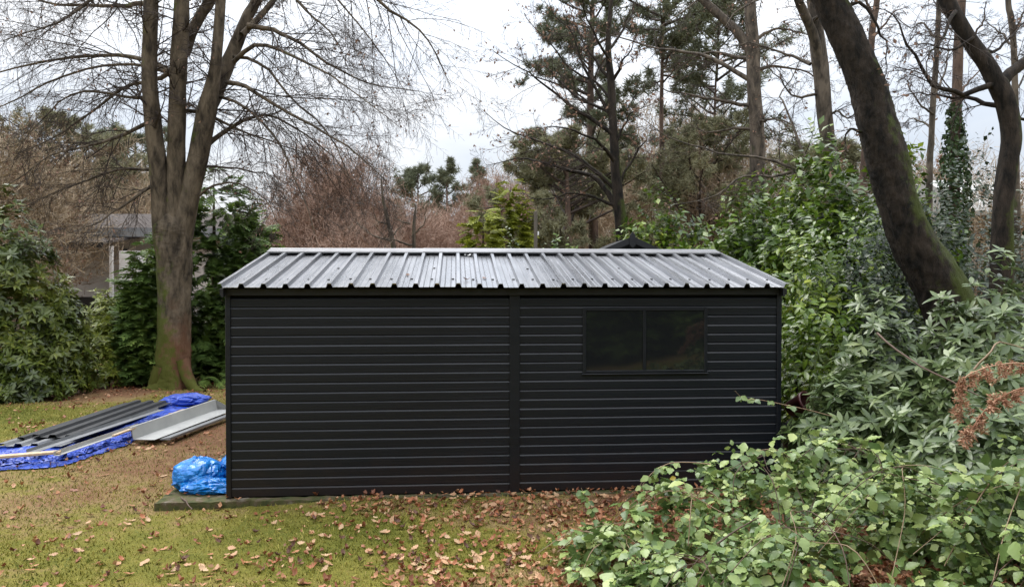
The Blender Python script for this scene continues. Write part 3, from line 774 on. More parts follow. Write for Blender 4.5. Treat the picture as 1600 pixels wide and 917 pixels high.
def laurel_bush(name, label, lobes, n, mat, n_obj, tm, scale=1.0, group=None, depth=0.4, cat='shrub'):
    c = np.array([np.mean([l[0] for l in lobes]), np.mean([l[1] for l in lobes]), 0.0]); c[2] = float(ground_z(c[0], c[1]))
    t = thing(name, label, cat, tuple(c), 0, group)
    # shoots of six leaves each
    p, nn = lobe_points(lobes, n // 6, depth)
    s = norm(nn * 0.8 + np.array([0, 0, 0.7]) + rng.normal(size=nn.shape) * 0.45)
    pos, ax, nr, nd = [], [], [], []
    for k in range(6):
        side = norm(np.cross(s, rng.normal(size=s.shape)))
        pos.append(p + s * (0.05 * k - 0.1) * scale); ax.append(norm(side * 0.9 + s * (0.25 + 0.08 * k) + np.array([0, 0, -0.25])))
        nr.append(norm(s * 0.8 + np.array([0, 0, 0.6]) + nn * 0.5 + rng.normal(size=s.shape) * 0.3)); nd.append(nn)
    pos, ax, nr, nd = map(np.concatenate, (pos, ax, nr, nd))
    sc = (0.6 + 0.6 * rng.random(len(pos))) * scale
    leaf_parts('leaf', tm, pos, frames(ax, nr), sc, mat, t, n_obj, 'foliage', view_score(pos, nd, sc) * (0.7 + 0.6 * rng.random(len(pos))))
    stems_for(lobes, max(4, 2 * len(lobes)), 0.15, M['grey_bark'], t, r0=0.03)
    return t

# ---------------------------------------------------------------- trees traced from the photograph
def trunk_tube(pts, rad, sides, rough=0.04, flare=None, base=np.zeros(3), seed=0, knots=(), fiss=0.03):
    """a trunk with uneven bark and buttress roots"""
    N_ = len(pts)
    V, F = tubes(pts[None], rad[None], sides)
    V = V.reshape(N_, sides, 3); c = pts[:, None]
    th_ = np.arange(sides) * 2 * math.pi / sides
    s = np.linspace(0, 1, N_)[:, None]
    k = 1 + rough * (np.sin(th_ * 3 + s * 9 + seed) + 0.7 * np.sin(th_ * 5 - s * 23 + seed * 2) + 0.5 * np.sin(th_ * 2 + s * 41))
    k = k + rough * 0.35 * rng.normal(size=k.shape)
    if sides >= 40:                                     # fissured bark: wandering ridges along the stem
        w_ = th_ * 1.0 + 0.25 * np.sin(s * 47 + th_ * 2) + 0.12 * np.sin(s * 113 + th_ * 5)
        rd = np.abs(np.sin(w_ * 11 + 1.6 * np.sin(s * 60))) ** 0.6 * (0.6 + 0.4 * np.sin(s * 150 + th_ * 7)) + 0.5 * np.abs(np.sin(w_ * 19 - s * 35))
        k = k + fiss * (rd - 0.8)
    if flare:
        hgt, amt, nroot = flare
        f = np.clip(1 - (pts[:, 2] - pts[0, 2]) / hgt, 0, 1)[:, None] ** 2.2
        k = k + f * amt * (0.35 + np.maximum(0, np.cos(th_ * nroot + seed)) ** 2 * 1.3 + 0.5 * np.maximum(0, np.cos(th_ * 2 + 1.1 + seed)))
    V = c + (V - c) * k[..., None]
    for (kp, kr, kh) in knots:
        dd = np.linalg.norm(V - kp, axis=2); w = np.exp(-(dd / kr) ** 2)
        V = V + norm(V - c) * (w * kh)[..., None]
    return V.reshape(-1, 3) - base, F
def tree_thing(name, label, base, cat='tree', group=None):
    b = np.array(base, float); b[2] = float(ground_z(b[0], b[1]))
    return thing(name, label, cat, tuple(b), 0, group), b
def traced_tree(name, label, d, trunk, stems, limbs, bark, n_branch=12, n_twig=7, n_tl=4, sides=14, flare=None, spread=2.5, droop=0.35, lf=0.34, twig_mat='twig', trunk_n=40, lfs=0.3, knots=(), leaves=0, rmin=0.0032, seed=0, ang=48, leaf_size=0.06, roots=(), fiss=0.03):
    tp_, tr_ = guide(trunk, d, trunk_n)
    t, b = tree_thing(name, label, tp_[0])
    V, F = trunk_tube(tp_, tr_, sides, 0.035, flare, b, seed, knots, fiss)
    obj('trunk', V, F, M[bark], t, smooth=True)
    for rt_ in roots:
        rp_, rr_ = guide(rt_, d, 14)
        k_ = np.linspace(0, 1, 14) ** 2
        rp_[:, 1] -= 0.55 * tr_[0] + 0.25 * k_ * rng.random(); gz = ground_z(rp_[:, 0], rp_[:, 1])
        rp_[:, 2] = rp_[:, 2] * (1 - k_) + (gz + 0.01) * k_
        V, F = trunk_tube(rp_, rr_, 10, 0.06, None, b, rng.random() * 6)
        obj('root', V, F, M[bark], t, smooth=True)
    src_p, src_r = [], []
    for s in stems:
        de = d + rng.uniform(-spread, spread) * 0.35
        sp_, sr_ = guide(s, d, 36, de)
        V, F = trunk_tube(sp_, sr_, min(20, max(8, sides - 3)), 0.03, None, b, rng.random() * 6)
        obj('stem', V, F, M[bark], t, smooth=True)
        q = resample(sp_[12:], sr_[12:], 14); src_p.append(q[0]); src_r.append(q[1] * 0.35)
    nst = len(src_p)
    for s in limbs:
        de = d + rng.uniform(-spread, spread)
        sp_, sr_ = guide(s, d, 14, de, 7); sr_ = np.maximum(sr_ * np.linspace(1.0, 0.45, 14), 0.004)
        sp_ = sp_ + np.cumsum(rng.normal(size=sp_.shape) * 0.018, 0)
        V, F = tubes(sp_[None] - b, sr_[None], 7)
        obj('limb', V, F, M[bark], t, smooth=True)
        src_p.append(sp_); src_r.append(sr_)
    tw = []
    if src_p:
        A, R_ = np.stack(src_p), np.stack(src_r)
        c1 = grow(A[nst:], R_[nst:], n_branch, 0.12, 1.0, ang, lf, 7, droop, 0.10, 0.36, 0.25, 0.0042, fall=0.45) if len(A) > nst else None
        c0 = grow(A[:nst], R_[:nst], n_branch, 0.0, 1.0, 60, lfs, 7, droop * 0.7, 0.10, 0.36, 0.3, 0.0045) if nst else None
        g1 = [c for c in (c0, c1) if c is not None]
        Ap, Ar = np.concatenate([c[0] for c in g1]), np.concatenate([c[1] for c in g1])
        c2 = grow(Ap, Ar, n_twig, 0.1, 1.0, 42, 0.46, 4, droop, 0.15, 0.5, 0.2, rmin)
        c3 = grow(c2[0], c2[1], n_tl, 0.1, 1.0, 38, 0.5, 3, droop, 0.15, 0.7, 0.0, rmin * 0.8)
        tw = [tubes(Ap - b, Ar, 3), tubes(c2[0] - b, c2[1], 3), ribbons(c3[0] - b, c3[1])]
        V, F = join(tw)
        obj('twigs', V, F, M[twig_mat], t, kind='stuff')
        if leaves:
            i = rng.integers(0, len(c3[0]), leaves); p = c3[0][i, -1]
            a = norm(rng.normal(size=p.shape) + np.array([0, 0, -0.8]))
            V, F = scatter(simple_leaf(leaf_size, leaf_size * .55), p - b, frames(a, rng.normal(size=p.shape)), 0.6 + 0.8 * rng.random(leaves))
            obj('withered_leaves', V, F, M['brown_leaf'], t, kind='stuff')
    return t, b

# the great beech on the lawn
traced_tree('beech_tree', 'tall many-stemmed grey beech with bare spreading branches standing on the lawn', 14.4,
    [(270, 616, 60), (271, 590, 54), (271, 540, 50), (272, 480, 48), (272, 420, 51), (271, 375, 55), (270, 350, 52), (270, 332, 32)],
    [[(259, 378, 36), (253, 320, 31), (248, 270, 28), (240, 200, 25), (234, 130, 23), (235, 60, 22), (236, 0, 21), (237, -120, 19), (240, -300, 8)],
     [(272, 372, 36), (274, 310, 29), (275, 250, 27), (276, 200, 26), (278, 130, 25), (282, 60, 25), (284, 0, 22), (285, -120, 20), (290, -320, 7)],
     [(288, 85, 17), (300, 50, 16), (314, 24, 16), (330, -5, 16), (350, -90, 12), (380, -220, 6)],
     [(282, 372, 36), (295, 312, 31), (308, 255, 30), (319, 195, 30), (326, 160, 28), (334, 120, 19), (340, 70, 16), (345, 0, 15), (352, -130, 11), (360, -280, 5)],
     [(324, 172, 26), (340, 135, 25), (362, 85, 21), (385, 30, 17), (403, -5, 15), (440, -110, 10), (470, -230, 5)],
     [(378, 55, 10), (395, 38, 9), (416, 15, 9), (440, -15, 8), (490, -70, 5)]],
    [[(266, 110, 9), (238, 98, 8), (200, 92, 8), (150, 95), (90, 102), (30, 112), (-40, 130, 4)],
     [(268, 116, 6), (235, 104), (190, 100), (150, 104), (100, 122), (60, 140), (10, 165), (-40, 180, 3)],
     [(228, 5, 9), (190, 8), (120, 10), (50, 0), (-20, -15, 4)],
     [(262, 115, 8), (235, 128), (205, 140), (165, 165), (130, 190), (80, 225), (30, 245, 3)],
     [(238, 190, 7), (190, 215), (140, 235), (90, 250), (40, 280), (-10, 300, 2)],
     [(352, 128, 8), (375, 130), (405, 145), (450, 170), (500, 195), (540, 222), (575, 250), (605, 280), (625, 320, 2)],
     [(388, 40, 9), (430, 45), (460, 58), (500, 85), (545, 110), (590, 130), (650, 140, 2)],
     [(365, 100, 8), (400, 75), (440, 85), (480, 105), (520, 130), (560, 165), (610, 205, 2)],
     [(352, -130, 12), (450, -120), (540, -50), (600, 5), (650, 35), (680, 75), (705, 130, 2)],
     [(322, 228, 9), (360, 205), (395, 185), (430, 180), (475, 205), (520, 245), (545, 285, 2)],
     [(290, 175, 7), (330, 185), (365, 205), (400, 220), (450, 235), (500, 262, 2)],
     [(290, 250, 5), (330, 255), (380, 262), (420, 270), (450, 300, 2)],
     [(245, 262, 6), (200, 265), (150, 280), (100, 300), (40, 332, 2)],
     [(250, 275, 6), (215, 300), (170, 330), (130, 352), (90, 362, 2)],
     [(236, -40, 9), (180, -30), (110, 20), (60, 45), (0, 70, 3)],
     [(358, -40, 8), (430, -20), (480, 20), (520, 60), (540, 110, 2)],
     [(285, -60, 8), (380, -90), (470, -60), (540, 10), (590, 70), (640, 140, 2)],
     [(236, -90, 9), (150, -100), (60, -60), (10, -10), (-30, 60, 2)],
     [(240, 150, 6), (200, 150), (150, 140), (100, 155), (50, 200), (20, 240, 2)],
     [(300, 320, 5), (330, 290), (370, 290), (410, 320), (430, 360, 1.5)],
     [(330, 150, 6), (380, 165), (430, 215), (455, 270), (480, 330), (495, 385, 1.5)],
     [(362, 90, 6), (410, 110), (445, 160), (500, 215), (530, 270), (560, 330, 1.5)]],
    'beech_bark', n_branch=21, n_twig=11, n_tl=7, sides=48, fiss=0.022, flare=(0.7, 0.30, 5), spread=2.6, droop=0.28, lf=0.40, trunk_n=160, lfs=0.22, leaves=1400, seed=1.0, rmin=0.0029, roots=[[(292, 560, 20), (302, 588, 18), (316, 604, 13), (334, 613, 6)], [(258, 570, 20), (250, 594, 18), (242, 608, 12), (232, 614, 6)], [(270, 575, 22), (268, 598, 18), (262, 616, 10), (258, 623, 5)], [(282, 575, 20), (286, 600, 17), (292, 615, 10), (298, 623, 5)]])

# the mossy leaning trunk and the trees at the right
kn = P(1358, 284, 8.45)
traced_tree('leaning_tree', 'thick dark mossy trunk leaning left out of the rhododendrons', 8.6,
    [(1552, 725, 104), (1535, 660, 94), (1508, 545, 84), (1470, 450, 76), (1429, 380, 64), (1402, 310, 58), (1386, 250, 60), (1369, 190, 57), (1353, 130, 52), (1323, 60, 49), (1294, 0, 45), (1250, -90, 40), (1200, -220, 32), (1140, -380, 20)],
    [], [[(1310, 30, 8), (1350, 10), (1380, 50), (1392, 90), (1385, 140, 2)], [(1352, 200, 5), (1330, 205), (1310, 240), (1295, 262, 2)], [(1250, -90, 20), (1320, -150), (1400, -160), (1480, -120), (1540, -50, 4)], [(1200, -220, 20), (1130, -200), (1060, -140), (1000, -60), (960, 10, 3)]],
    'dark_bark', n_branch=8, n_twig=6, n_tl=3, sides=56, fiss=0.05, trunk_n=260, spread=0.8, knots=[(kn, 0.085, 0.085), (P(1398, 330, 8.35), 0.07, 0.04)], flare=(0.8, 0.25, 4), lf=0.22, leaves=60, seed=2.0)
traced_tree('forked_tree', 'dark forked tree with crooked limbs rising beside the leaning trunk', 10.6,
    [(1556, 660, 44), (1562, 560, 38), (1565, 430, 33), (1567, 330, 29), (1575, 260, 28), (1580, 215, 28), (1574, 170, 29), (1562, 138, 28), (1552, 118, 22)],
    [[(1567, 150, 27), (1545, 107, 25), (1518, 68, 23), (1492, 25, 22), (1472, -15, 22), (1430, -90, 18), (1380, -220, 10)],
     [(1562, 140, 18), (1575, 118, 17), (1592, 104, 16), (1615, 85, 15), (1660, 40, 13), (1720, -60, 8)]],
    [[(1566, 166, 9), (1530, 164), (1500, 160), (1465, 154), (1430, 150), (1400, 152, 2)],
     [(1548, 132, 10), (1510, 150, 9), (1480, 148), (1450, 146), (1430, 105), (1412, 80), (1407, 50), (1395, 30), (1365, 24, 3)],
     [(1580, 180, 7), (1600, 178), (1640, 190), (1680, 180, 3)], [(1535, 82, 7), (1560, 70), (1590, 45), (1610, 10, 3)], [(1490, 20, 7), (1470, 60), (1440, 95), (1420, 150, 2)], [(1515, 60, 6), (1480, 75), (1440, 66), (1405, 70, 2)]],
    'dark_bark', n_branch=13, n_twig=8, n_tl=5, sides=18, trunk_n=50, spread=1.0, lf=0.3, lfs=0.2, leaves=90, seed=0.6)
traced_tree('oak_tree', 'grey double-stemmed oak rising above the laurel hedge', 13.2,
    [(1322, 640, 34), (1318, 480, 26), (1310, 330, 21), (1297, 240, 22), (1289, 180, 23), (1284, 120, 24), (1278, 75, 24), (1272, 20, 19), (1264, -60, 16), (1258, -200, 8)],
    [[(1284, 110, 17), (1272, 60, 15), (1256, 20, 14), (1242, -15, 12), (1220, -100, 8)]],
    [[(1266, 100, 6), (1240, 86), (1205, 70), (1175, 62), (1140, 70, 2)], [(1292, 200, 6), (1310, 182), (1330, 190), (1345, 175, 2)],
     [(1300, 300, 7), (1260, 272), (1200, 250), (1130, 240), (1080, 225), (1040, 212), (995, 182, 2)], [(1240, 265, 5), (1200, 268), (1160, 264), (1120, 285), (1080, 298), (1040, 300, 2)],
     [(1290, 260, 6), (1258, 240), (1245, 200), (1230, 160), (1222, 140), (1240, 105), (1252, 65, 2)], [(1265, 40, 7), (1290, 20), (1320, 40), (1340, 90), (1330, 130, 2)], [(1262, -20, 8), (1200, -10), (1150, 20), (1120, 60, 2)], [(1280, 150, 5), (1240, 150), (1215, 130), (1195, 110, 2)]],
    'grey_bark', n_branch=13, n_twig=8, n_tl=5, sides=14, spread=1.6, lf=0.3, leaves=260, seed=0.2, droop=0.2, flare=(0.8, .3, 4))
traced_tree('tall_larch', 'straight tall grey trunk with long side boughs behind the hedge', 18.0,
    [(1190, 560, 34), (1187, 330, 26), (1184, 260, 24), (1182, 200, 22), (1178, 140, 21), (1176, 70, 20), (1172, 0, 17), (1168, -150, 12), (1165, -330, 5)],
    [[(1174, 84, 14), (1152, 50, 14), (1125, 25, 13), (1095, -5, 12), (1060, -60, 8)]],
    [[(1172, 125, 8), (1130, 105), (1100, 88), (1060, 82), (1020, 78), (980, 65), (940, 50), (900, 28, 2)], [(1174, 165, 7), (1130, 158), (1090, 150), (1050, 140), (1025, 125, 2)], [(1175, 98, 7), (1145, 90), (1110, 86), (1080, 100), (1050, 120, 2)],
     [(1182, 110, 6), (1220, 100), (1260, 110), (1290, 140, 2)], [(1180, 60, 6), (1215, 40), (1250, 45), (1290, 60, 2)], [(1182, 190, 6), (1215, 185), (1250, 200, 2)], [(1180, 205, 6), (1140, 200), (1100, 205), (1060, 190, 2)], [(1170, -30, 7), (1120, -20), (1070, 20), (1030, 50, 2)]],
    'grey_bark', n_branch=13, n_twig=8, n_tl=5, sides=14, spread=2.0, lf=0.28, leaves=300, seed=3.3, lfs=0.2)
traced_tree('young_oak', 'slender young tree with rising bare branches behind the shed roof', 15.2,
    [(980, 600, 26), (976, 470, 22), (972, 370, 20), (967, 320, 18), (962, 260, 15), (958, 190, 13), (955, 130, 12), (950, 70, 9), (955, 0, 6), (958, -80, 3)],
    [],
    [[(965, 325, 10), (940, 285), (915, 272), (880, 265), (850, 255), (820, 248), (790, 250), (760, 256, 2)], [(962, 260, 7), (938, 228), (905, 215), (865, 203), (830, 205, 2)],
     [(960, 195, 7), (938, 160), (915, 120), (900, 80), (885, 50), (860, 25), (850, 0, 2)], [(957, 185, 6), (930, 165), (900, 150), (870, 125), (850, 105), (820, 100), (790, 85, 2)],
     [(961, 215, 8), (930, 190), (895, 170), (860, 145), (830, 120), (800, 105), (765, 82, 2)], [(965, 300, 9), (930, 265), (890, 240), (850, 225), (800, 210), (755, 182, 2)],
     [(955, 125, 6), (935, 100), (915, 70), (905, 40), (890, 5, 2)], [(957, 128, 6), (975, 105), (995, 85), (1012, 55, 2)], [(954, 100, 5), (930, 60), (915, 20), (905, -20, 2)], [(964, 290, 6), (990, 250), (1010, 230), (1030, 220, 2)],
     [(960, 230, 5), (985, 195), (1005, 170), (1030, 160, 2)], [(966, 320, 6), (925, 305), (890, 300), (850, 310), (815, 305, 2)], [(957, 160, 5), (930, 130), (890, 110), (860, 70), (835, 50), (815, 20, 2)], [(952, 80, 5), (970, 45), (985, 10), (995, -30, 2)]],
    'dark_bark', n_branch=13, n_twig=8, n_tl=6, sides=12, spread=1.6, lf=0.30, droop=-0.05, leaves=1300, seed=5.0, leaf_size=0.07)
traced_tree('thin_birch', 'thin pale stem with curling twigs between the leaning and forked trunks', 13.5,
    [(1448, 600, 13), (1452, 280, 10), (1455, 220, 9), (1458, 160, 9), (1463, 90, 8), (1467, 0, 7), (1470, -120, 4)], [],
    [[(1458, 155, 5), (1475, 120), (1488, 85), (1500, 40, 2)], [(1456, 200, 4), (1430, 180), (1410, 190, 2)], [(1464, 60, 4), (1445, 40), (1425, 45), (1400, 20, 2)], [(1457, 180, 4), (1435, 165), (1415, 130), (1400, 120, 2)]],
    'grey_bark', n_branch=13, n_twig=8, n_tl=5, sides=9, spread=1.0, lf=0.35, leaves=50)
t_ivy, b_ivy = traced_tree('ivy_tree', 'straight slim trunk wrapped in dark ivy at the right', 15.5,
    [(1486, 560, 18), (1490, 420, 16), (1492, 260, 15), (1495, 160, 15), (1498, 60, 14), (1502, 0, 13), (1506, -150, 8)], [],
    [[(1496, 150, 5), (1520, 130), (1545, 90, 2)], [(1499, 40, 5), (1475, 10), (1450, -10, 2)], [(1498, 70, 5), (1530, 40), (1550, 0, 2)]],
    'pine_bark', n_branch=12, n_twig=8, n_tl=5, sides=10, spread=1.2, lf=0.35)
def ivy():
    n = 2600
    y = 160 + 300 * rng.random(n) ** 0.8
    c = np.array([P(1492, v, 15.5) for v in y]); th_ = rng.random(n) * 6.283
    rr = (0.10 + 0.16 * np.clip((y - 160) / 120, 0, 1)) * (0.7 + 0.6 * rng.random(n))
    o_ = np.stack([np.cos(th_), np.sin(th_), 0 * th_], -1)
    p = c + o_ * rr[:, None]
    V, F = scatter(simple_leaf(0.09, 0.08), p - b_ivy, frames(norm(np.array([0, 0, -1.0]) + rng.normal(size=p.shape) * .5), o_ + rng.normal(size=p.shape) * .3), 0.7 + 0.6 * rng.random(n))
    obj('ivy', V, F, M['ivy'], t_ivy, kind='stuff')
ivy()
traced_tree('thin_ash', 'thin upright trunk behind the forked tree at the edge of the wood', 14.2,
    [(1592, 560, 12), (1588, 300, 10), (1585, 100, 9), (1580, 30, 9), (1575, 0, 8), (1572, -120, 5)], [],
    [[(1584, 80, 5), (1560, 50), (1540, 20, 2)], [(1586, 140, 4), (1610, 110), (1630, 60, 2)], [(1583, 50, 5), (1600, 20), (1620, -20, 2)]],
    'grey_bark', n_branch=12, n_twig=8, n_tl=5, sides=9, spread=1.0, lf=0.35)
traced_tree('slim_birch', 'slim brown trunk half hidden behind the leaning mossy trunk', 16.5,
    [(1335, 560, 14), (1345, 350, 12), (1355, 180, 11), (1362, 60, 10), (1370, 0, 9), (1378, -120, 5)], [],
    [[(1362, 60, 5), (1390, 30), (1420, 10, 2)], [(1358, 120, 4), (1325, 100), (1300, 105, 2)], [(1366, 20, 5), (1340, -10), (1310, 0, 2)]],
    'pine_bark', n_branch=12, n_twig=8, n_tl=5, sides=9, spread=1.0, lf=0.35, leaves=60)

# ---------------------------------------------------------------- background trees
def needle_clump(n, L, w):
    V, F = [], []
    for k in range(n):
        d = norm(rng.normal(size=3) + np.array([0, 0.7, 0.25])); s = norm(np.cross(d, rng.normal(size=3)))
        o = len(V); V += [s * w, -s * w, d * L * (0.7 + 0.5 * rng.random())]; F.append((o, o + 1, o + 2))
    return np.array(V), np.array(F)
def spray(L, w, n=5):
    """flat drooping conifer spray"""
    V, F = [], []
    def quad(a, b, wd):
        d = norm(np.array(b) - np.array(a)); s = np.cross(d, (0, 0, 1.0)) * wd
        o = len(V); V.extend([np.array(a) - s, np.array(a) + s, np.array(b)]); F.append((o, o + 1, o + 2))
    quad((0, 0, 0), (0, L, -0.25 * L), w * 0.8)
    for i in range(n):
        t = (i + 0.6) / (n + 0.5)
        a = (0, L * t, -0.25 * L * t * t)
        for s in (-1, 1):
            ln = L * 0.48 * (1 - 0.55 * t)
            quad(a, (s * ln * 0.75, a[1] + ln * 0.7, a[2] - 0.3 * ln), w)
    return np.array(V), np.array(F)
NEED = [needle_clump(8, 0.22, 0.0145) for _ in range(3)]
SPR = [spray(0.42, 0.045), spray(0.36, 0.04, 4)]
def pine(name, label, base, h, crown0, rad, n_limb, mat, trunk_r=0.16, clumps=3500, shape='cone', group=None, lean=0.0, csize=1.0, bark='pine_bark'):
    t, b = tree_thing(name, label, base, group=group)
    z = np.linspace(0, h, 20)
    tp_ = np.stack([lean * z + 0.06 * np.sin(z * 0.6), 0.05 * np.sin(z * 0.5 + 1), z - 0.1], -1); tr_ = trunk_r * (1 - 0.85 * z / h)
    V, F = trunk_tube(tp_, tr_, 9, 0.03, (0.6, 0.3, 4)); obj('trunk', V, F, M[bark], t, smooth=True)
    k = n_limb
    zz = crown0 * h + (h * 0.985 - crown0 * h) * ((np.arange(k) + rng.random(k)) / k)
    s = (zz - crown0 * h) / (h - crown0 * h)
    az = rng.random(k) * 6.283 + np.arange(k) * 2.4
    ln = rad * ((1 - s) ** 0.8 * 0.95 + 0.10 if shape == 'cone' else np.sin(np.clip(s * 0.85 + 0.2, 0, 1) * math.pi) ** 0.7 + 0.12) * (0.65 + 0.6 * rng.random(k))
    A = []
    p = np.stack([lean * zz, 0 * zz, zz], -1); d = np.stack([np.cos(az), np.sin(az), 0.15 + 0.5 * s], -1)
    for j in range(7):
        A.append(p); d = norm(d + rng.normal(size=d.shape) * 0.10 + np.array([0, 0, 0.03])); p = p + d * (ln / 6)[:, None]
    A = np.stack(A, 1); R_ = np.linspace(1, .25, 7)[None] * (0.018 + 0.012 * ln)[:, None]
    C, CR = grow(A, R_, 6, 0.25, 1.0, 45, 0.42, 5, -0.1, 0.12, 0.5, 0.5, 0.006)
    V, F = join([tubes(A, R_, 4), tubes(C, CR, 3)]); obj('limbs', V, F, M['twig'], t, kind='stuff')
    i = rng.integers(0, len(C), clumps); f = 0.25 + 0.75 * rng.random(clumps); fi = f * 3.999; j = fi.astype(int); u = (fi - j)[:, None]
    q = C[i, j] * (1 - u) + C[i, np.minimum(j + 1, 4)] * u + rng.normal(size=(clumps, 3)) * 0.07 * csize
    ax = norm(C[i, -1] - C[i, 0] + np.array([0, 0, 0.3]))
    Rm = frames(ax, rng.normal(size=ax.shape)); sc = (0.7 + 0.7 * rng.random(clumps)) * csize
    V, F = join([scatter(NEED[m], q[m::3], Rm[m::3], sc[m::3]) for m in range(3)])
    obj('crown', V, F, M[mat], t, kind='stuff')
    return t
def cypress(name, label, base, h, rad, n, mat, group=None, top=0.05, cull=True, size=1.0, pw=0.8):
    t, b = tree_thing(name, label, base, group=group)
    z = np.linspace(0, h * 0.93, 8)
    V, F = tubes(np.stack([0 * z, 0 * z, z - 0.1], -1)[None], (0.02 * h * (1 - z / h) + 0.01)[None], 7); obj('trunk', V, F, M['pine_bark'], t, smooth=True)
    s = 1 - rng.random(n) ** 0.5 * (1 - top) - top * rng.random(n)
    s = np.clip(s, 0.01, 0.99); th_ = rng.random(n) * 6.283
    bump = 1 + 0.16 * np.sin(th_ * 4 + s * 17) + 0.10 * np.sin(th_ * 9 - s * 31)
    r = rad * ((1 - s) ** pw + 0.03) * bump * (1 - 0.55 * rng.random(n) ** 2.2)
    p = np.stack([np.cos(th_) * r, np.sin(th_) * r, s * h + 0.08], -1)
    o_ = np.stack([np.cos(th_), np.sin(th_), 0 * th_], -1)
    if cull:
        k = (o_ * norm(CAM - b - p)).sum(1) > -0.35; p, o_ = p[k], o_[k]
    ax = norm(o_ + np.array([0, 0, 0.15]) + rng.normal(size=p.shape) * 0.35)
    Rm = frames(ax, np.array([0, 0, 1.0]) + o_ * 0.35 + rng.normal(size=p.shape) * 0.25); sc = (0.6 + 0.7 * rng.random(len(p))) * size
    V, F = join([scatter(SPR[m], p[m::2], Rm[m::2], sc[m::2]) for m in range(2)])
    obj('crown', V, F, M[mat], t, kind='stuff')
    return t
def bare_tree(name, label, base, h, spread, mat, n=(12, 8, 7, 6), trunk_r=0.16, leaves=0, ang=42, droop=-0.1, group=None, bark='grey_bark', t0=0.25, rm=0.010, lf=0.42, mass=0, mrad=2.2):
    t, b = tree_thing(name, label, base, group=group)
    z = np.linspace(0, h * 0.8, 12)
    tp_ = np.stack([0.10 * np.sin(z * 0.5), 0.1 * np.sin(z * 0.4 + 2), z - 0.1], -1); tr_ = trunk_r * (1 - 0.8 * z / h)
    V, F = trunk_tube(tp_, tr_, 8, 0.03, (0.6, 0.3, 4)); obj('trunk', V, F, M[bark], t, smooth=True)
    A = grow(tp_[None], tr_[None], n[0], t0, 1.0, ang, lf * spread, 8, droop, 0.10, 0.5, 0, 0.02)
    C1 = grow(A[0], A[1], n[1], 0.15, 1, 42, 0.45, 6, droop, 0.12, 0.5, 0, 0.010)
    C2 = grow(C1[0], C1[1], n[2], 0.1, 1, 40, 0.5, 4, droop, 0.14, 0.6, 0, rm)
    C3 = grow(C2[0], C2[1], n[3], 0.1, 1, 38, 0.55, 3, droop, 0.15, 0.7, 0, rm * 0.8)
    tot = C3[0].reshape(-1, 3); hi = np.percentile(tot[:, 2], 97)
    if mass:
        lo = h * 0.12; rx = mrad
        q = rng.normal(size=(mass, 3)); q = norm(q) * (rng.random((mass, 1)) ** 0.55)
        bump_ = 1 + 0.14 * np.sin(q[:, :1] * 6 + 1) * np.sin(q[:, 2:] * 7) + 0.10 * np.sin(q[:, 1:2] * 9 + q[:, :1] * 5)
        q = q * bump_ * np.array([rx, rx, (h * 0.9 - lo) * 0.5]) + np.array([0, 0, (h * 0.9 + lo) * 0.5])
        d_ = norm(q - np.array([0, 0, h * 0.15])) + np.array([0, 0, 0.25]) + rng.normal(size=q.shape) * 0.85
        d_ = norm(d_); ln_ = (0.25 + 0.55 * rng.random((mass, 1)))
        mid = q + d_ * ln_ * 0.5 + rng.normal(size=q.shape) * 0.08
        C4 = (np.stack([q, mid, q + d_ * ln_], 1), np.broadcast_to(np.array([0.010, 0.008, 0.004]) * (rm / 0.011), (mass, 3)))
    V, F = tubes(*A, 6); obj('limbs', V, F, M[bark], t, kind='stuff', smooth=True)
    parts = [tubes(*C1, 3), ribbons(*C2), ribbons(*C3)] + ([ribbons(*C4)] if mass else [])
    V, F = join(parts); obj('twigs', V, F, M[mat], t, kind='stuff')
    if leaves:
        i = rng.integers(0, len(C3[0]), leaves); p = C3[0][i, -1] + rng.normal(size=(leaves, 3)) * 0.05
        V, F = scatter(simple_leaf(0.09, 0.06), p, frames(rng.normal(size=p.shape), rng.normal(size=p.shape)), 0.6 + 0.8 * rng.random(leaves))
        obj('withered_leaves', V, F, M['brown_leaf'], t, kind='stuff')
    return t
def X(px, d): return (px - 800) / FPX * d
def top_h(py, d): return CAMH + (441 - py) / FPX * d

# reddish bare trees in the middle
rt = bare_tree('bare_tree', 'broad reddish brown bare tree behind the left end of the roof', (X(520, 27), 27, 0), top_h(222, 27) * 1.08, 1.05, 'red_twig', (16, 9, 8, 7), leaves=3500, t0=0.10, mass=16000, mrad=2.45)
r2 = bare_tree('bare_tree', 'rounded bare shrubby tree beside the far slim pines', (X(600, 30), 30, 0), top_h(300, 30) * 1.1, 1.15, 'red_twig', (14, 8, 8, 7), leaves=1500, t0=0.08, mass=11000, mrad=2.3)
copy_tree(rt, (X(462, 31), 31, 0), 1.9, (0.78, 0.78, 0.74), 'smaller reddish bare tree left of the broad one')
copy_tree(r2, (X(560, 24), 24, 0), 2.6, (0.75, 0.75, 0.72), 'low russet bare tree just above the roof ridge')
copy_tree(r2, (X(660, 36), 36, 0), 4.0, (1.15, 1.15, 0.95), 'pale brown bare tree beneath the far slim pines')
copy_tree(rt, (X(775, 33), 33, 0), 0.7, (0.8, 0.8, 0.97), 'reddish bare tree behind the golden conifer')
copy_tree(r2, (X(715, 42), 42, 0), 1.2, (1.3, 1.3, 1.1), 'distant bare tree between the slim pine and the golden conifer')
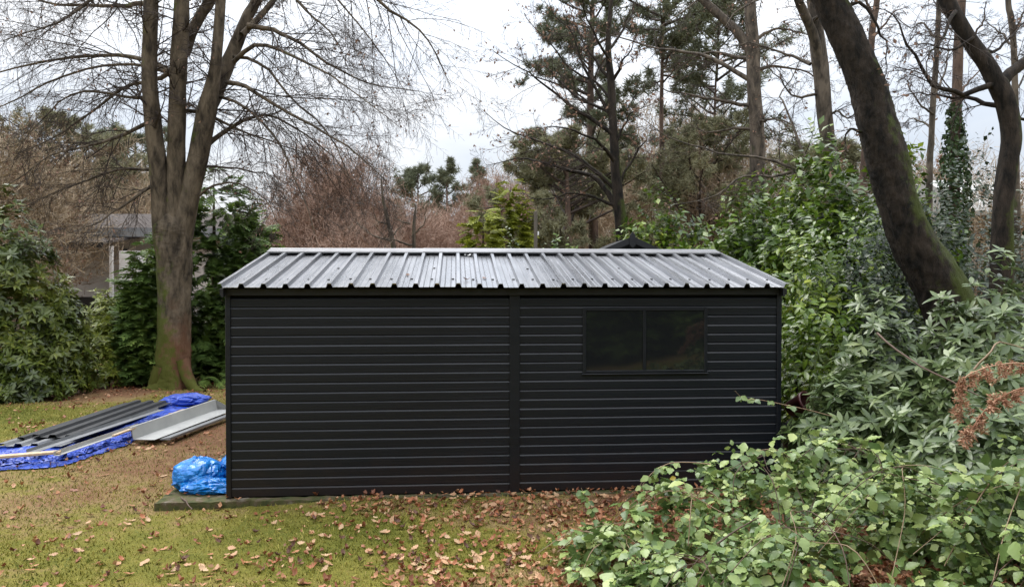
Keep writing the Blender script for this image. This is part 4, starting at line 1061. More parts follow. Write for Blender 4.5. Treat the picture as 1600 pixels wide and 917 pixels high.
# pale sapling stems above the ridge
for (q, lb) in (([(625, 460, 9), (615, 385, 8), (605, 340, 6), (598, 305, 4), (596, 280, 2)], 'pale leaning sapling above the shed ridge'), ([(648, 460, 8), (647, 385, 6), (647, 350, 5), (650, 320, 2)], 'pale upright sapling above the shed ridge')):
    x0 = q[1][0]
    traced_tree('pale_sapling', lb, 18.5, [(q[0][0] + 3, 570, 11)] + q, [], [[(x0 - 2, 382, 4), (x0 - 25, 374), (x0 - 50, 362), (x0 - 65, 345, 1.5)], [(x0 - 4, 370, 3), (x0 + 12, 350), (x0 + 20, 325, 1.5)], [(x0 - 8, 350, 3), (x0 - 30, 335), (x0 - 38, 305, 1.2)]], 'grey_bark', n_branch=6, n_twig=5, n_tl=3, sides=7, twig_mat='pale_twig', spread=0.5, droop=-0.1)
# left brown trees
lt = bare_tree('bare_tree', 'wide brown bare tree behind the left rhododendron', (X(30, 23), 23, 0), top_h(192, 23) * 1.08, 1.15, 'brown_twig', (16, 9, 8, 7), leaves=2500, t0=0.08, droop=0.0, mass=9000, mrad=2.6)
copy_tree(lt, (X(150, 36), 36, 0), 2.2, (1.25, 1.25, 1.35), 'brown bare tree rising behind the grey house')
copy_tree(lt, (X(-40, 19), 19, 0), 4.2, (0.9, 0.9, 0.95), 'brown bare tree at the edge of the garden behind the left rhododendron')
copy_tree(lt, (X(225, 34), 34, 0), 3.1, (1.1, 1.1, 1.05), 'far brown bare tree between the house and the beech')
# brown undergrowth trees behind the hedge on the right
bt = bare_tree('bare_tree', 'fawn bare tree behind the tall straight trunk', (X(1120, 26), 26, 0), top_h(215, 26) * 1.1, 1.1, 'brown_twig', (14, 8, 8, 7), leaves=1500, t0=0.08, mass=7000, mrad=2.5)
copy_tree(bt, (X(1010, 28), 28, 0), 1.1, (0.95, 0.95, 0.95), 'fawn bare tree between the young tree and the slender pine')
copy_tree(bt, (X(1240, 27), 27, 0), 2.3, (0.8, 0.8, 0.75), 'fawn bare tree behind the laurel hedge')
copy_tree(bt, (X(1420, 30), 30, 0), 3.9, (0.85, 0.85, 0.75), 'fawn bare tree seen past the leaning trunk')
copy_tree(bt, (X(1560, 24), 24, 0), 5.1, (0.85, 0.85, 0.8), 'reddish bare tree near the pale roof')
copy_tree(bt, (X(1470, 37), 37, 0), 2.9, (1.3, 1.3, 1.25), 'tall far bare tree between the leaning and forked trunks')
for (px_, d_, rz_, sx_, sz_, lb_) in ((850, 36, 1.4, 1.2, 1.25, 'far fawn bare tree left of the dark pine'), (965, 35, 2.2, 1.2, 1.5, 'tall far bare tree behind the young bare tree'), (1080, 37, 3.3, 1.25, 1.6, 'tall far bare tree behind the red-trunked pine'), (1180, 36, 4.4, 1.2, 1.35, 'far bare tree behind the tall grey trunk'), (1330, 38, 5.6, 1.3, 1.3, 'far bare tree behind the double-stemmed oak')):
    copy_tree(bt, (X(px_, d_), d_, 0), rz_, (sx_, sx_, sz_), lb_)
copy_tree(bt, (X(905, 31), 31, 0), 0.3, (0.9, 0.9, 0.95), 'fawn bare tree behind the grey pine')
# pines
pine('pine_tree', 'dark dense pine behind the young bare tree', (X(925, 23), 23, 0), 13.5, 0.36, 1.75, 60, 'pine', 0.20, 9000, 'round', csize=0.75)
pine('pine_tree', 'pale olive pine low behind the shed roof', (X(885, 21), 21, 0), top_h(215, 21), 0.10, 2.5, 60, 'pale_pine', 0.2, 14000, 'round', csize=0.75)
pine('pine_tree', 'slender red-trunked pine with a high dark crown', (X(1035, 25), 25, 0), 14.5, 0.60, 2.3, 46, 'pine', 0.13, 3600, 'round', csize=1.1)
pine('pine_tree', 'olive pine between the red-trunked pine and the tall grey trunk', (X(1095, 25), 25, 0), top_h(190, 25), 0.15, 2.6, 50, 'pale_pine', 0.15, 11000, 'round', csize=0.75)
pine('pine_tree', 'thin dark-stemmed pine near the tall grey trunk', (X(1112, 28), 28, 0), 13.0, 0.5, 2.4, 40, 'pine', 0.10, 2600, 'round', lean=0.015)
p1 = pine('pine_tree', 'far slim pine with tiered branches standing clear of the wood', (X(700, 44), 44, 0), top_h(250, 44), 0.35, 1.7, 30, 'pine', 0.14, 2000, 'cone')
pine('pine_tree', 'far bushy pine left of the slim tiered one', (X(655, 46), 46, 0), top_h(262, 46), 0.15, 3.1, 46, 'pine', 0.16, 3000, 'round', csize=1.3)
copy_tree(p1, (X(745, 50), 50, 0), 2.0, (1.3, 1.3, 1.1), 'far pine beside the reddish tree behind the golden conifer')
pine('pine_tree', 'olive pine topping the brown trees behind the house', (X(110, 34), 34, 0), top_h(190, 34), 0.5, 3.0, 40, 'pale_pine', 0.18, 3600, 'round', csize=1.0)
pine('pine_tree', 'dark pine behind the beech stems', (X(215, 38), 38, 0), top_h(215, 38), 0.3, 3.4, 40, 'pine', 0.2, 3200, 'round', csize=1.3)
pine('pine_tree', 'grey-green pine half hidden behind the laurel hedge', (X(1300, 26), 26, 0), top_h(225, 26), 0.15, 2.7, 46, 'pale_pine', 0.15, 3800, 'round', csize=1.1)
# conifers
cypress('cypress_tree', 'dense dark green cypress behind the beech trunk', (X(335, 16.6), 16.6, 0), top_h(262, 16.6), 1.75, 6500, 'cypress', pw=0.62, size=0.85)
cypress('cypress_tree', 'green cypress by the left end of the shed', (X(392, 17.5), 17.5, 0), top_h(335, 17.5), 1.0, 2600, 'cypress', pw=0.7)
cypress('cypress_tree', 'short dark cypress left of the beech trunk', (X(230, 14.9), 14.9, 0), top_h(372, 14.9), 0.46, 2400, 'cypress', pw=0.5, size=0.75)
cypress('golden_conifer', 'golden green feathery conifer above the shed ridge', (X(755, 17), 17, 0), top_h(322, 17), 0.62, 2600, 'yellow_conifer', pw=0.6, size=0.8)
cypress('golden_conifer', 'taller golden conifer beside the weathered post', (X(797, 18), 18, 0), top_h(268, 18), 0.72, 3000, 'yellow_conifer', pw=0.75, size=0.8)
# trees behind the photographer, seen mirrored in the shed window
bc = cypress('conifer', 'dark conifer mirrored in the shed window', (2.2, -5.5, 0), 8.5, 2.3, 3600, 'cypress', cull=False, size=1.9, pw=0.6)
for i, (x, y, s) in enumerate(((-1.8, -6.5, 1.0), (5.6, -5.2, 0.95), (9.0, -4.5, 1.05), (4.2, -9.5, 1.4), (-6.5, -8.5, 1.2))):
    copy_tree(bc, (x, y, 0), i * 1.3 + 0.4, (s, s, s), ('broad conifer behind the spot the photograph is taken from', 'conifer right of the mirrored one', 'conifer at the bank end behind the brambles', 'tallest conifer behind the others', 'conifer at the lawn end')[i])

# ---------------------------------------------------------------- shrubs
rhodo_bush('rhododendron_bush', 'tall dark rhododendron at the left edge of the lawn', [(-9.7, 13.1, 0, 1.3, 1.1, 3.6), (-8.95, 13.4, 0, 0.95, 1.0, 3.2), (-10.9, 13.0, 0, 1.3, 1.1, 3.4)], 2700, M['rhodo_dark'], 250, RHS, 8, scale=1.15)
rhodo_bush('rhododendron_bush', 'lower dark rhododendron beside the gap in the hedge', [(-8.35, 13.6, 0, 0.5, 0.7, 1.9), (-8.6, 12.9, 0, 0.7, 0.6, 1.0)], 700, M['rhodo_dark'], 120, RHS, 8, scale=1.1)
rhodo_bush('rhododendron_bush', 'bright yellow-green rhododendron in the gap by the house', [(-8.4, 15.2, 0, 0.7, 0.6, 1.75), (-8.0, 14.7, 0, 0.5, 0.5, 1.35)], 800, M['rhodo_bright'], 60, RHS, 7, scale=1.0)
laurel_bush('laurel_bush', 'dark glossy laurel growing behind the beech foot', [(-5.6, 16.0, 0, 1.3, 0.7, 1.5), (-4.2, 16.2, 0, 1.2, 0.7, 1.3), (-6.9, 16.2, 0, .8, .6, 1.3)], 5400, M['cypress'], 60, [simple_leaf(0.15, 0.07)], 1.0)
laurel_bush('laurel_bush', 'broad light green laurel above the right end of the roof', [(4.1, 12.8, 0, 1.6, 1.1, 3.2), (3.1, 14.4, 0, 1.3, 0.9, 3.35), (5.0, 13.4, 0, 1.3, 1.0, 3.5)], 27000, M['laurel'], 200, [simple_leaf(0.14, 0.075, 0.25, 0.1)], 1.1)
laurel_bush('laurel_bush', 'tall bright laurel behind the leaning trunk', [(5.2, 11.6, 0, 1.3, 1.0, 3.85), (6.3, 12.6, 0, 1.2, 1.0, 3.7)], 20000, M['laurel'], 200, [simple_leaf(0.14, 0.075, 0.25, 0.1)], 1.1)
laurel_bush('laurel_bush', 'glossy laurel crowding the right end of the shed', [(3.95, 9.5, 0, 0.75, 0.8, 2.65), (3.55, 8.6, 0, 0.42, 0.5, 1.75), (4.6, 9.9, 0, 0.8, 0.7, 2.9)], 7600, M['laurel'], 220, LA, 0.95)
laurel_bush('holly_bush', 'dark small-leaved holly just left of the leaning trunk', [(4.42, 9.1, 0, 0.55, 0.45, 2.85), (5.0, 9.5, 0, 0.65, 0.5, 2.7)], 8000, M['holly'], 0, [simple_leaf(0.075, 0.045)], 1.0)
laurel_bush('holly_bush', 'dark holly thicket between the leaning and forked trunks', [(7.0, 11.8, 0, 1.2, 0.9, 3.9), (8.6, 12.2, 0, 1.2, 0.9, 3.5)], 9000, M['holly'], 0, [simple_leaf(0.09, 0.05)], 1.1)
laurel_bush('laurel_bush', 'small green laurel left of the dark gable roof', [(1.0, 14.2, 0, 0.8, 0.6, 2.75)], 1800, M['laurel'], 30, LA[:1], 0.9)
laurel_bush('variegated_shrub', 'speckled grey-green shrub at the foot of the golden conifers', [(0.15, 15.6, 0, 0.6, 0.5, 2.9), (0.55, 15.4, 0, 0.45, 0.4, 2.6)], 2600, M['rhodo'], 0, [simple_leaf(0.08, 0.045)], 1.0)
# near rhododendrons on the bank
rhodo_bush('rhododendron_bush', 'pale green rhododendron touching the right end of the shed', [(3.05, 6.75, 0, 0.50, 0.55, 1.12), (3.45, 6.3, 0, 0.5, 0.5, 1.05)], 560, M['rhodo'], 280, RH, 8)
rhodo_bush('rhododendron_bush', 'rhododendron at the foot of the leaning trunk', [(3.75, 7.35, 0, 0.72, 0.6, 1.72), (4.55, 7.15, 0, 0.75, 0.6, 2.0)], 900, M['rhodo'], 280, RH, 8)
rhodo_bush('rhododendron_bush', 'tall rhododendron behind the dead bracken', [(4.1, 6.1, 0, 0.75, 0.6, 1.62), (5.0, 6.3, 0, 0.8, 0.7, 2.05)], 800, M['rhodo'], 280, RH, 8)
rhodo_bush('rhododendron_bush', 'low rhododendron beneath the dead bracken', [(3.5, 5.45, 0, 0.6, 0.5, 1.02), (4.2, 5.2, 0, 0.7, 0.6, 1.25)], 620, M['rhodo'], 250, RH, 8)

# brambles
def bramble(name, label, lobes, n, n_obj, hole=None, canes=14):
    c = np.array([np.mean([l[0] for l in lobes]), np.mean([l[1] for l in lobes]), 0.0]); c[2] = float(ground_z(c[0], c[1]))
    t = thing(name, label, 'bramble', tuple(c))
    p, nn = lobe_points(lobes, n, 0.5, cull=-0.4, zmin=0.04, hole=hole, power=1.7)
    cl = np.sin(p[:, 0] * 9 + 2 * np.sin(p[:, 1] * 6)) * np.sin(p[:, 1] * 8 + p[:, 2] * 7) + 0.6 * np.sin(p[:, 0] * 17 + p[:, 2] * 13)
    kp = cl + rng.normal(size=len(p)) * 0.35 > -0.55; p, nn = p[kp], nn[kp]
    m = len(p)
    up = norm(nn * 0.45 + np.array([0, 0, 0.9]) + rng.normal(size=nn.shape) * 0.5)
    h = norm(np.cross(up, rng.normal(size=up.shape))); h2 = np.cross(up, h)
    pos, ax, nr, nd, sc = [], [], [], [], []
    s0 = 0.5 + 0.85 * rng.random(m) ** 1.3
    for k, a in enumerate((0, 1.35, -1.35)):
        d = h * math.cos(a) + h2 * math.sin(a)
        pos.append(p + d * 0.012 + (h * 0.012 if k == 0 else 0)); ax.append(norm(d + up * rng.normal(size=(m, 1)) * 0.25 - up * 0.1))
        nr.append(norm(up + rng.normal(size=up.shape) * 0.22)); nd.append(nn); sc.append(s0 * (1.08 if k == 0 else 0.9))
    pos, ax, nr, nd, sc = map(np.concatenate, (pos, ax, nr, nd, sc))
    leaf_parts('leaflet', BRM, pos, frames(ax, nr), sc, M['bramble'], t, n_obj, 'foliage', view_score(pos, nd, sc) * (0.6 + 0.8 * rng.random(len(pos))))
    # arching canes
    for k in range(canes):
        l = lobes[k % len(lobes)]; a = rng.random() * 6.283
        q = []
        for j in range(5):
            e = -0.9 + 1.8 * j / 4
            dx, dy = math.cos(a) * e, math.sin(a) * e
            q.append((l[0] + dx * l[3] + rng.normal() * .05, l[1] + dy * l[4] + rng.normal() * .05, max(0.02, l[5] * math.sqrt(max(0.05, 1 - e * e * .95)) * rng.uniform(0.75, 1.04)), 0.0030 * rng.uniform(.7, 1.3)))
        q = catmull(q, 18)
        V, F = tubes(q[None, :, :3] - c, q[None, :, 3], 5)
        obj('cane', V, F, M['dark_cane'] if k % 3 else M['cane'], t, smooth=True)
    return t
HOLE = [(2.15, 4.0, 0.47, 0.44, 0.8, 0.30), (2.55, 3.55, 0.5, 0.36, 0.5, 0.26)]
bramble('bramble_patch', 'low bramble sprawl thinning out over the fallen leaves', [(0.72, 5.25, 0, 0.50, 0.55, 0.30), (1.15, 4.55, 0, 0.62, 0.55, 0.36), (0.75, 4.45, 0, 0.42, 0.42, 0.16)], 620, 260, canes=16)
bramble('bramble_patch', 'bramble mound against the foot of the shed wall', [(1.35, 5.55, 0, 0.60, 0.55, 0.58), (1.95, 5.75, 0, 0.72, 0.6, 0.76), (2.6, 5.8, 0, 0.7, 0.6, 0.84)], 950, 290, canes=16)
bramble('bramble_patch', 'bramble heap arching around the dark hollow', [(1.8, 4.55, 0, 0.75, 0.6, 0.60), (1.55, 3.85, 0, 0.62, 0.5, 0.40), (2.55, 4.75, 0, 0.75, 0.6, 0.86), (1.75, 3.3, 0, 0.5, 0.3, 0.30)], 1150, 290, HOLE, canes=22)
bramble('bramble_patch', 'tall bramble heap beside the grey stump', [(3.1, 4.35, 0, 0.7, 0.7, 0.98), (2.85, 3.55, 0, 0.55, 0.5, 0.80), (3.4, 3.8, 0, 0.6, 0.5, 1.0)], 1000, 290, HOLE, canes=14)
# long stray shoots
def stray(pts, d0, d1, label, nl):
    q = [[*P(px, py, d0 + (d1 - d0) * i / (len(pts) - 1)), 0.004] for i, (px, py) in enumerate(pts)]
    q = catmull(q, 22); b = q[0, :3].copy()
    t = thing('bramble_shoot', label, 'bramble', tuple(b))
    V, F = tubes(q[None, :, :3] - b, q[None, :, 3] * np.linspace(1.1, .5, 22)[None], 5); obj('cane', V, F, M['cane'], t, smooth=True)
    mes = []
    for (V, F) in BRM:
        me = new_mesh('leaflet', V, F, True); me.materials.append(M['bramble']); mes.append(me)
    for k in range(nl):
        j = int((0.25 + 0.74 * (k + .5) / nl) * 21); s = random.choice((-1, 1))
        for a in (0, 1.2, -1.2):
            ax = norm(np.array([[math.sin(a + k * 2.1), -0.3 + random.uniform(-.3, .3), -0.5 + random.uniform(-.4, .6)]]))
            R_ = frames(ax, norm(np.array([[random.uniform(-.4, .4), -0.8, 0.7]])))[0] * random.uniform(0.55, 0.85)
            o = link('leaflet', mes[k % 3], None, t)
            o.matrix_local = Matrix([list(R_[r]) + [q[j, r] - b[r]] for r in range(3)] + [[0, 0, 0, 1]])
stray([(1300, 650), (1262, 640), (1225, 632), (1190, 625), (1162, 622), (1148, 610)], 6.35, 6.2, 'single bramble shoot reaching across the shed wall under the window', 4)
stray([(1110, 725), (1075, 722), (1045, 724), (1020, 738), (1005, 756), (1000, 765)], 5.5, 5.4, 'arching bramble shoot before the dark boards of the shed', 4)
stray([(935, 815), (925, 795), (915, 775), (908, 762)], 5.75, 5.75, 'short upright bramble shoot on the leaf litter by the shed', 4)
stray([(1235, 715), (1215, 703), (1190, 703), (1168, 712)], 5.6, 5.5, 'leafy bramble tip bent over the mound by the shed', 4)

# dead bracken
def bracken(label, pts, d0, d1, n, ln):
    q = [[*P(px, py, d0 + (d1 - d0) * i / (len(pts) - 1)), 0.004] for i, (px, py) in enumerate(pts)]
    q = catmull(q, 40); b = q[0, :3].copy()
    t = thing('bracken_frond', label, 'bracken', tuple(b))
    V, F = tubes(q[None, :, :3] - b, q[None, :, 3], 5); obj('stalk', V, F, M['bracken'], t, smooth=True)
    k = 34; a = q[np.linspace(3, 39, k).astype(int), :3] + rng.normal(size=(k, 3)) * 0.01
    d = norm(np.array([0, 0, -1.0]) + rng.normal(size=(k, 3)) * 0.45); L_ = ln * (0.6 + 0.8 * rng.random(k))
    f = rng.random((k, n // k)); p = (a[:, None] + d[:, None] * (f * L_[:, None])[..., None] + rng.normal(size=(k, n // k, 3)) * 0.007).reshape(-1, 3)
    dd = np.repeat(d, n // k, 0)
    ax = norm(norm(np.cross(dd, rng.normal(size=dd.shape))) + dd * 0.6 + rng.normal(size=dd.shape) * 0.3)
    V, F = scatter(simple_leaf(0.026, 0.010, 0.6, 0.4), p - b, frames(ax, rng.normal(size=p.shape)), 0.5 + 0.9 * rng.random(len(p)))
    obj('withered_fronds', V, F, M['bracken'], t, kind='stuff')
bracken('rusty dead bracken frond arching over the rhododendron', [(1680, 640), (1640, 585), (1600, 568), (1560, 570), (1530, 578), (1508, 590), (1502, 615), (1503, 650)], 4.7, 4.6, 1500, 0.085)
bracken('tan dead bracken frond drooping below the rusty one', [(1690, 660), (1640, 610), (1600, 606), (1565, 620), (1540, 640), (1522, 665), (1512, 680)], 4.55, 4.45, 1400, 0.075)

# ---------------------------------------------------------------- fallen leaves and grass
def oak_leaf(L=0.095, curl=0.25, seed=0, low=False):
    r = np.random.default_rng(seed)
    st = [(0.0, 0.04), (0.14, 0.13), (0.24, 0.10), (0.36, 0.27), (0.46, 0.17), (0.60, 0.33), (0.70, 0.20), (0.82, 0.24), (0.90, 0.12), (1.0, 0.05)]
    if low: st = [(0.0, 0.04), (0.2, 0.22), (0.42, 0.14), (0.62, 0.33), (0.80, 0.2), (1.0, 0.05)]
    V, F = [], []
    for i, (s, w) in enumerate(st):
        z = curl * L * (s - 0.45) ** 2 * 2; t = r.normal() * 0.01
        V += [(-w * L, s * L, z + curl * w * L * (0.6 + r.random())), (0, s * L, z), (w * L, s * L, z + curl * w * L * (0.2 + r.random()))]
    for i in range(len(st) - 1):
        a, b = 3 * i, 3 * i + 3
        F += [(a, a + 1, b + 1), (a, b + 1, b), (a + 1, a + 2, b + 2), (a + 1, b + 2, b + 1)]
    V = np.array(V); V[:, 1] -= L / 2
    return V, np.array(F)
OAK = [oak_leaf(0.095, 0.3, 1), oak_leaf(0.085, 0.7, 2), oak_leaf(0.1, 0.1, 3), oak_leaf(0.08, 1.1, 4)]
OAKS = [oak_leaf(0.095, 0.3, 1, True), oak_leaf(0.085, 0.7, 2, True), oak_leaf(0.1, 0.1, 3, True), oak_leaf(0.08, 1.1, 4, True)]
def on_shed(x, y):
    l = np.stack([(x - O[0]) * uu[0] + (y - O[1]) * uu[1], (x - O[0]) * vv[0] + (y - O[1]) * vv[1]], -1)
    return (l[:, 0] > -0.02) & (l[:, 0] < W + .02) & (l[:, 1] > -0.03) & (l[:, 1] < DEP), (l[:, 0] > float((G(232, 797) - O) @ uu)) & (l[:, 0] < W + .25) & (l[:, 1] > -0.13) & (l[:, 1] < DEP + .2)
def leaf_field(n):
    xs, ys = [], []
    while sum(map(len, xs)) < n:
        x = rng.uniform(-9, 4.2, 20000); y = 3.9 + 12.0 * rng.random(20000) ** 1.7
        dn = 0.09 + 0.10 * (np.sin(x * 1.9 + y) * np.sin(y * 2.3 - x) > 0.2)
        band = np.exp(-((y - (6.62 + 0.092 * (x + 2.6))) / 0.45) ** 2) * smooth(-2.2, 0.2, x)
        dn = dn + 2.2 * band + 0.9 * np.exp(-(((x - 0.9) / 1.3) ** 2 + ((y - 5.6) / 1.0) ** 2)) + 0.35 * np.exp(-(((x + 0.4) / 1.2) ** 2 + ((y - 5.0) / 0.7) ** 2))
        dn = dn + 0.35 * smooth(12.5, 14.5, y) + 0.5 * smooth(1.0, 2.5, x)
        clump = 0.5 + 0.5 * np.sin(x * 4.1 + 2 * np.sin(y * 3.3)) * np.sin(y * 5.2 + 1.7 * np.sin(x * 2.7))
        dn = dn * (0.35 + 1.1 * clump)
        ok = rng.random(20000) < dn
        sh, _ = on_shed(x, y); ok &= ~sh
        xs.append(x[ok]); ys.append(y[ok])
    x, y = np.concatenate(xs)[:n], np.concatenate(ys)[:n]
    _, sb = on_shed(x, y)
    z = np.where(sb, SLABZ + 0.004, ground_z(x, y)) + 0.008 + 0.012 * rng.random(n)
    return np.stack([x, y, z], -1)
def build_leaves():
    n = 12500
    p = leaf_field(n)
    nr = norm(np.array([0, 0, 1.0]) + rng.normal(size=p.shape) * 0.28)
    ax = rng.normal(size=p.shape); ax[:, 2] *= 0.1
    Rm = frames(norm(ax), nr); Rm = frames(norm(ax - nr * (ax * nr).sum(-1, keepdims=True)), nr)
    sc = 0.38 + 0.5 * rng.random(n)
    s = view_score(p, nr, sc) * (p[:, 0] < 0.9)
    order = np.argsort(-s); sel, rest = order[:290], order[290:]
    looks = (('pale tan flat oak leaf', 'pale_litter', 0), ('chestnut brown curled oak leaf', 'red_litter', 1), ('buff brown flat oak leaf', 'buff_litter', 2), ('dark brown tightly curled oak leaf', 'dark_litter', 3))
    mes = []
    for (lk, mn, k) in looks:
        V, F = OAK[k]; me = new_mesh('fallen_leaf', V, F, True); me.materials.append(M[mn]); mes.append(me)
    for q, i in enumerate(sel):
        k = int(rng.integers(0, 4)); o = link('fallen_leaf', mes[k])
        o.matrix_world = Matrix([list(Rm[i][r] * sc[i]) + [p[i][r]] for r in range(3)] + [[0, 0, 0, 1]])
        x, y = p[i][0], p[i][1]; wy = O[1] + 0.091 * (x - O[0])
        place = 'on the slab edge' if y > wy - 0.15 and x > -3.4 else 'on the moss close to the shed wall' if y > wy - 0.75 and x > -2.9 else 'on the lawn by the low bramble sprawl' if x > -0.4 else 'on the lawn left of the slab corner' if x < -3.0 else 'on the open lawn in front of the shed'
        lb = looks[k][0] + ' lying ' + place
        tag(o, lb, 'leaf', lb.replace(' leaf lying', ' leaves lying'))
    V, F = join([scatter(OAKS[j], p[rest[j::4]], Rm[rest[j::4]], sc[rest[j::4]]) for j in range(4)])
    o = obj('leaf_litter', V, F, M['litter'], smooth=True, kind='stuff', label='litter of brown leaves scattered over lawn and beds')
build_leaves()
def grassmat():
    m, nt, N, L, b = nodes_of('grass_blade')
    g = N.new('ShaderNodeNewGeometry'); n1 = noise(N, L, 1.1, 4, 0.6, g.outputs['Position'])
    a = N.new('ShaderNodeMath'); a.operation = 'MULTIPLY_ADD'; a.inputs[1].default_value = 0.5
    L.new(g.outputs['Random Per Island'], a.inputs[0]); s = N.new('ShaderNodeMath'); s.operation = 'MULTIPLY_ADD'; s.inputs[1].default_value = 1.2; s.inputs[2].default_value = -0.35
    L.new(n1.outputs['Fac'], s.inputs[0]); L.new(s.outputs[0], a.inputs[2])
    r = ramp(N, [(0.15, (0.08, 0.10, 0.014)), (0.45, (0.19, 0.185, 0.026)), (0.7, (0.31, 0.265, 0.05)), (0.95, (0.38, 0.275, 0.11))])
    L.new(a.outputs[0], r.inputs['Fac']); L.new(r.outputs['Color'], b.inputs['Base Color']); b.inputs['Roughness'].default_value = 0.6; b.inputs['Specular IOR Level'].default_value = 0.3
    return m
M['grass'] = grassmat()
def build_grass():
    n = 330000
    x = rng.uniform(-9.5, 3.0, n); y = 3.8 + 10.6 * rng.random(n) ** 1.5
    thin = 0.5 + 0.5 * np.sin(x * 1.7 + 1.3 * np.sin(y * 1.1)) * np.sin(y * 1.9 + np.sin(x * 2.3))
    dens = 0.35 + 0.65 * thin
    dens = dens * (1 - 0.75 * np.exp(-(((x + 4.0) / 1.0) ** 2 + ((y - 9.6) / 2.4) ** 2))) * (1 - 0.8 * np.exp(-((y - (6.67 + 0.092 * (x + 2.6))) / 0.4) ** 2) * smooth(-1.2, 0.4, x)) * (1 - 0.8 * smooth(0.6, 1.8, x))
    vis = np.abs(x) < 0.72 * y + 0.3
    sh, sb = on_shed(x, y)
    k = (rng.random(n) < dens) & vis & ~sb
    k &= ~((x < -6.6) & (y > 12.6))
    x, y = x[k], y[k]; n = len(x)
    z = ground_z(x, y) - 0.003
    L = 0.014 + 0.026 * rng.random(n) ** 1.5
    th_ = rng.random(n) * 6.283; w = 0.0035 + 0.003 * rng.random(n)
    c = np.stack([x, y, z], -1); s = np.stack([np.cos(th_), np.sin(th_), 0 * th_], -1)
    tip = c + np.stack([rng.normal(size=n) * 0.5, rng.normal(size=n) * 0.5, np.ones(n)], -1) * L[:, None]
    V = np.stack([c - s * w[:, None], c + s * w[:, None], tip], 1).reshape(-1, 3)
    obj('grass', V, np.arange(3 * n).reshape(-1, 3), M['grass'], kind='stuff', label='short mossy grass of the lawn')
build_grass()

# ---------------------------------------------------------------- tarpaulins, sheets and boards on the lawn
def crumple_blob(dims, seed, facets=34, sub=5, ridge=0.05):
    import bmesh
    r = np.random.default_rng(seed)
    bm = bmesh.new(); bmesh.ops.create_icosphere(bm, subdivisions=sub, radius=1.0)
    V = np.array([v.co[:] for v in bm.verts]); F = np.array([[v.index for v in f.verts] for f in bm.faces]); bm.free()
    nrm = norm(r.normal(size=(facets, 3))); off = r.uniform(0.78, 1.02, facets)
    dt = np.maximum(V @ nrm.T, 0.05); rad = np.sort(off / dt, 1)
    rr = -np.log(np.exp(-14 * rad[:, :4]).sum(1)) / 14
    rr = np.minimum(rr, 1.10)
    for i in range(70):                                  # short creases and folds in all directions
        c_ = norm(r.normal(size=3)); n_ = norm(np.cross(c_, r.normal(size=3))); dlt = V - c_
        w_ = r.uniform(0.03, 0.09); e_ = dlt @ n_ + 0.15 * np.sin((dlt @ np.cross(c_, n_)) * 5 + i)
        rr = rr + ridge * r.uniform(0.4, 1.1) * r.choice((-1, -1, 1)) * np.exp(-np.abs(e_) / w_) * np.exp(-(dlt ** 2).sum(1) / r.uniform(0.08, 0.3))
    return V * rr[:, None] * np.array(dims), F
bagp = G(305, 776)
bag = thing('tarpaulin_bundle', 'crumpled bright blue plastic bundle at the left corner of the shed', 'bundle', (bagp[0] - 0.03, bagp[1] + 0.24, SLABZ), SA)
V, F = crumple_blob((0.32, 0.25, 0.24), 5, facets=90, ridge=0.12); V[:, 2] = np.maximum(V[:, 2] + 0.12, 0.004 + 0.02 * np.abs(V[:, 0])); V[:, 0] -= 0.03
obj('sack', V, F, M['bag'], bag, smooth=False)
V, F = crumple_blob((0.22, 0.22, 0.24), 9, ridge=0.15); V[:, 2] = np.maximum(V[:, 2] + 0.15, 0.004); V[:, 0] += 0.34; V[:, 1] += 0.12
obj('gathered_end', V, F, M['bag'], bag, smooth=False)
V, F = crumple_blob((0.30, 0.13, 0.10), 14, ridge=0.13); V[:, 2] = np.maximum(V[:, 2] + 0.06, 0.003); V[:, 0] += 0.10; V[:, 1] -= 0.16
obj('loose_fold', V, F, M['bag'], bag, smooth=False)

def sheet_grid(edge_a, edge_b, nu, nv, amp, seed, lift=0.012, base=None):
    """ruled cloth between two ground curves with folds"""
    r = np.random.default_rng(seed)
    A = catmull(edge_a, nu); Bq = catmull(edge_b, nu); t = np.linspace(0, 1, nv)[:, None, None]
    g = A[None] * (1 - t) + Bq[None] * t
    X_, Y_ = g[..., 0], g[..., 1]
    f = np.zeros_like(X_)
    for i in range(9):
        k = r.normal(size=2) * (3 + 2.2 * i); f += np.abs(np.sin(X_ * k[0] + Y_ * k[1] + r.random() * 6.28)) ** 1.5 / (1 + 0.6 * i)
    f = (f - f.min()) / (f.max() - f.min())
    edge = np.minimum(1, np.minimum(t[..., 0], 1 - t[..., 0]) * 6 + 0.25)
    Z_ = ground_z(X_, Y_) + lift + amp * f ** 1.6 * edge
    V = np.stack([X_ + 0.012 * r.normal(size=X_.shape), Y_ + 0.012 * r.normal(size=X_.shape), Z_], -1).reshape(-1, 3)
    i = np.arange(nu * nv).reshape(nv, nu)
    F = np.stack([i[:-1, :-1], i[:-1, 1:], i[1:, 1:], i[1:, :-1]], -1).reshape(-1, 4)
    return V, F
def g2(px, py): return tuple(G(px, py)[:2])
tarp = thing('blue_tarpaulin', 'long crinkled blue tarpaulin spread under metal sheets on the lawn', 'tarpaulin', tuple(G(80, 720)))
tb = np.array(tarp.location)
V, F = sheet_grid([g2(-60, 742), g2(0, 737), g2(60, 734), g2(110, 725), g2(150, 708), g2(200, 691), g2(225, 678), g2(290, 650), g2(330, 634)], [g2(-60, 708), g2(0, 700), g2(45, 696), g2(80, 687), g2(120, 672), g2(165, 661), g2(200, 650), g2(255, 634), g2(300, 622)], 160, 46, 0.045, 3)
o = obj('cover', V - tb, F, M['tarp'], tarp, smooth=True)
so = o.modifiers.new('thickness', 'SOLIDIFY'); so.thickness = 0.003
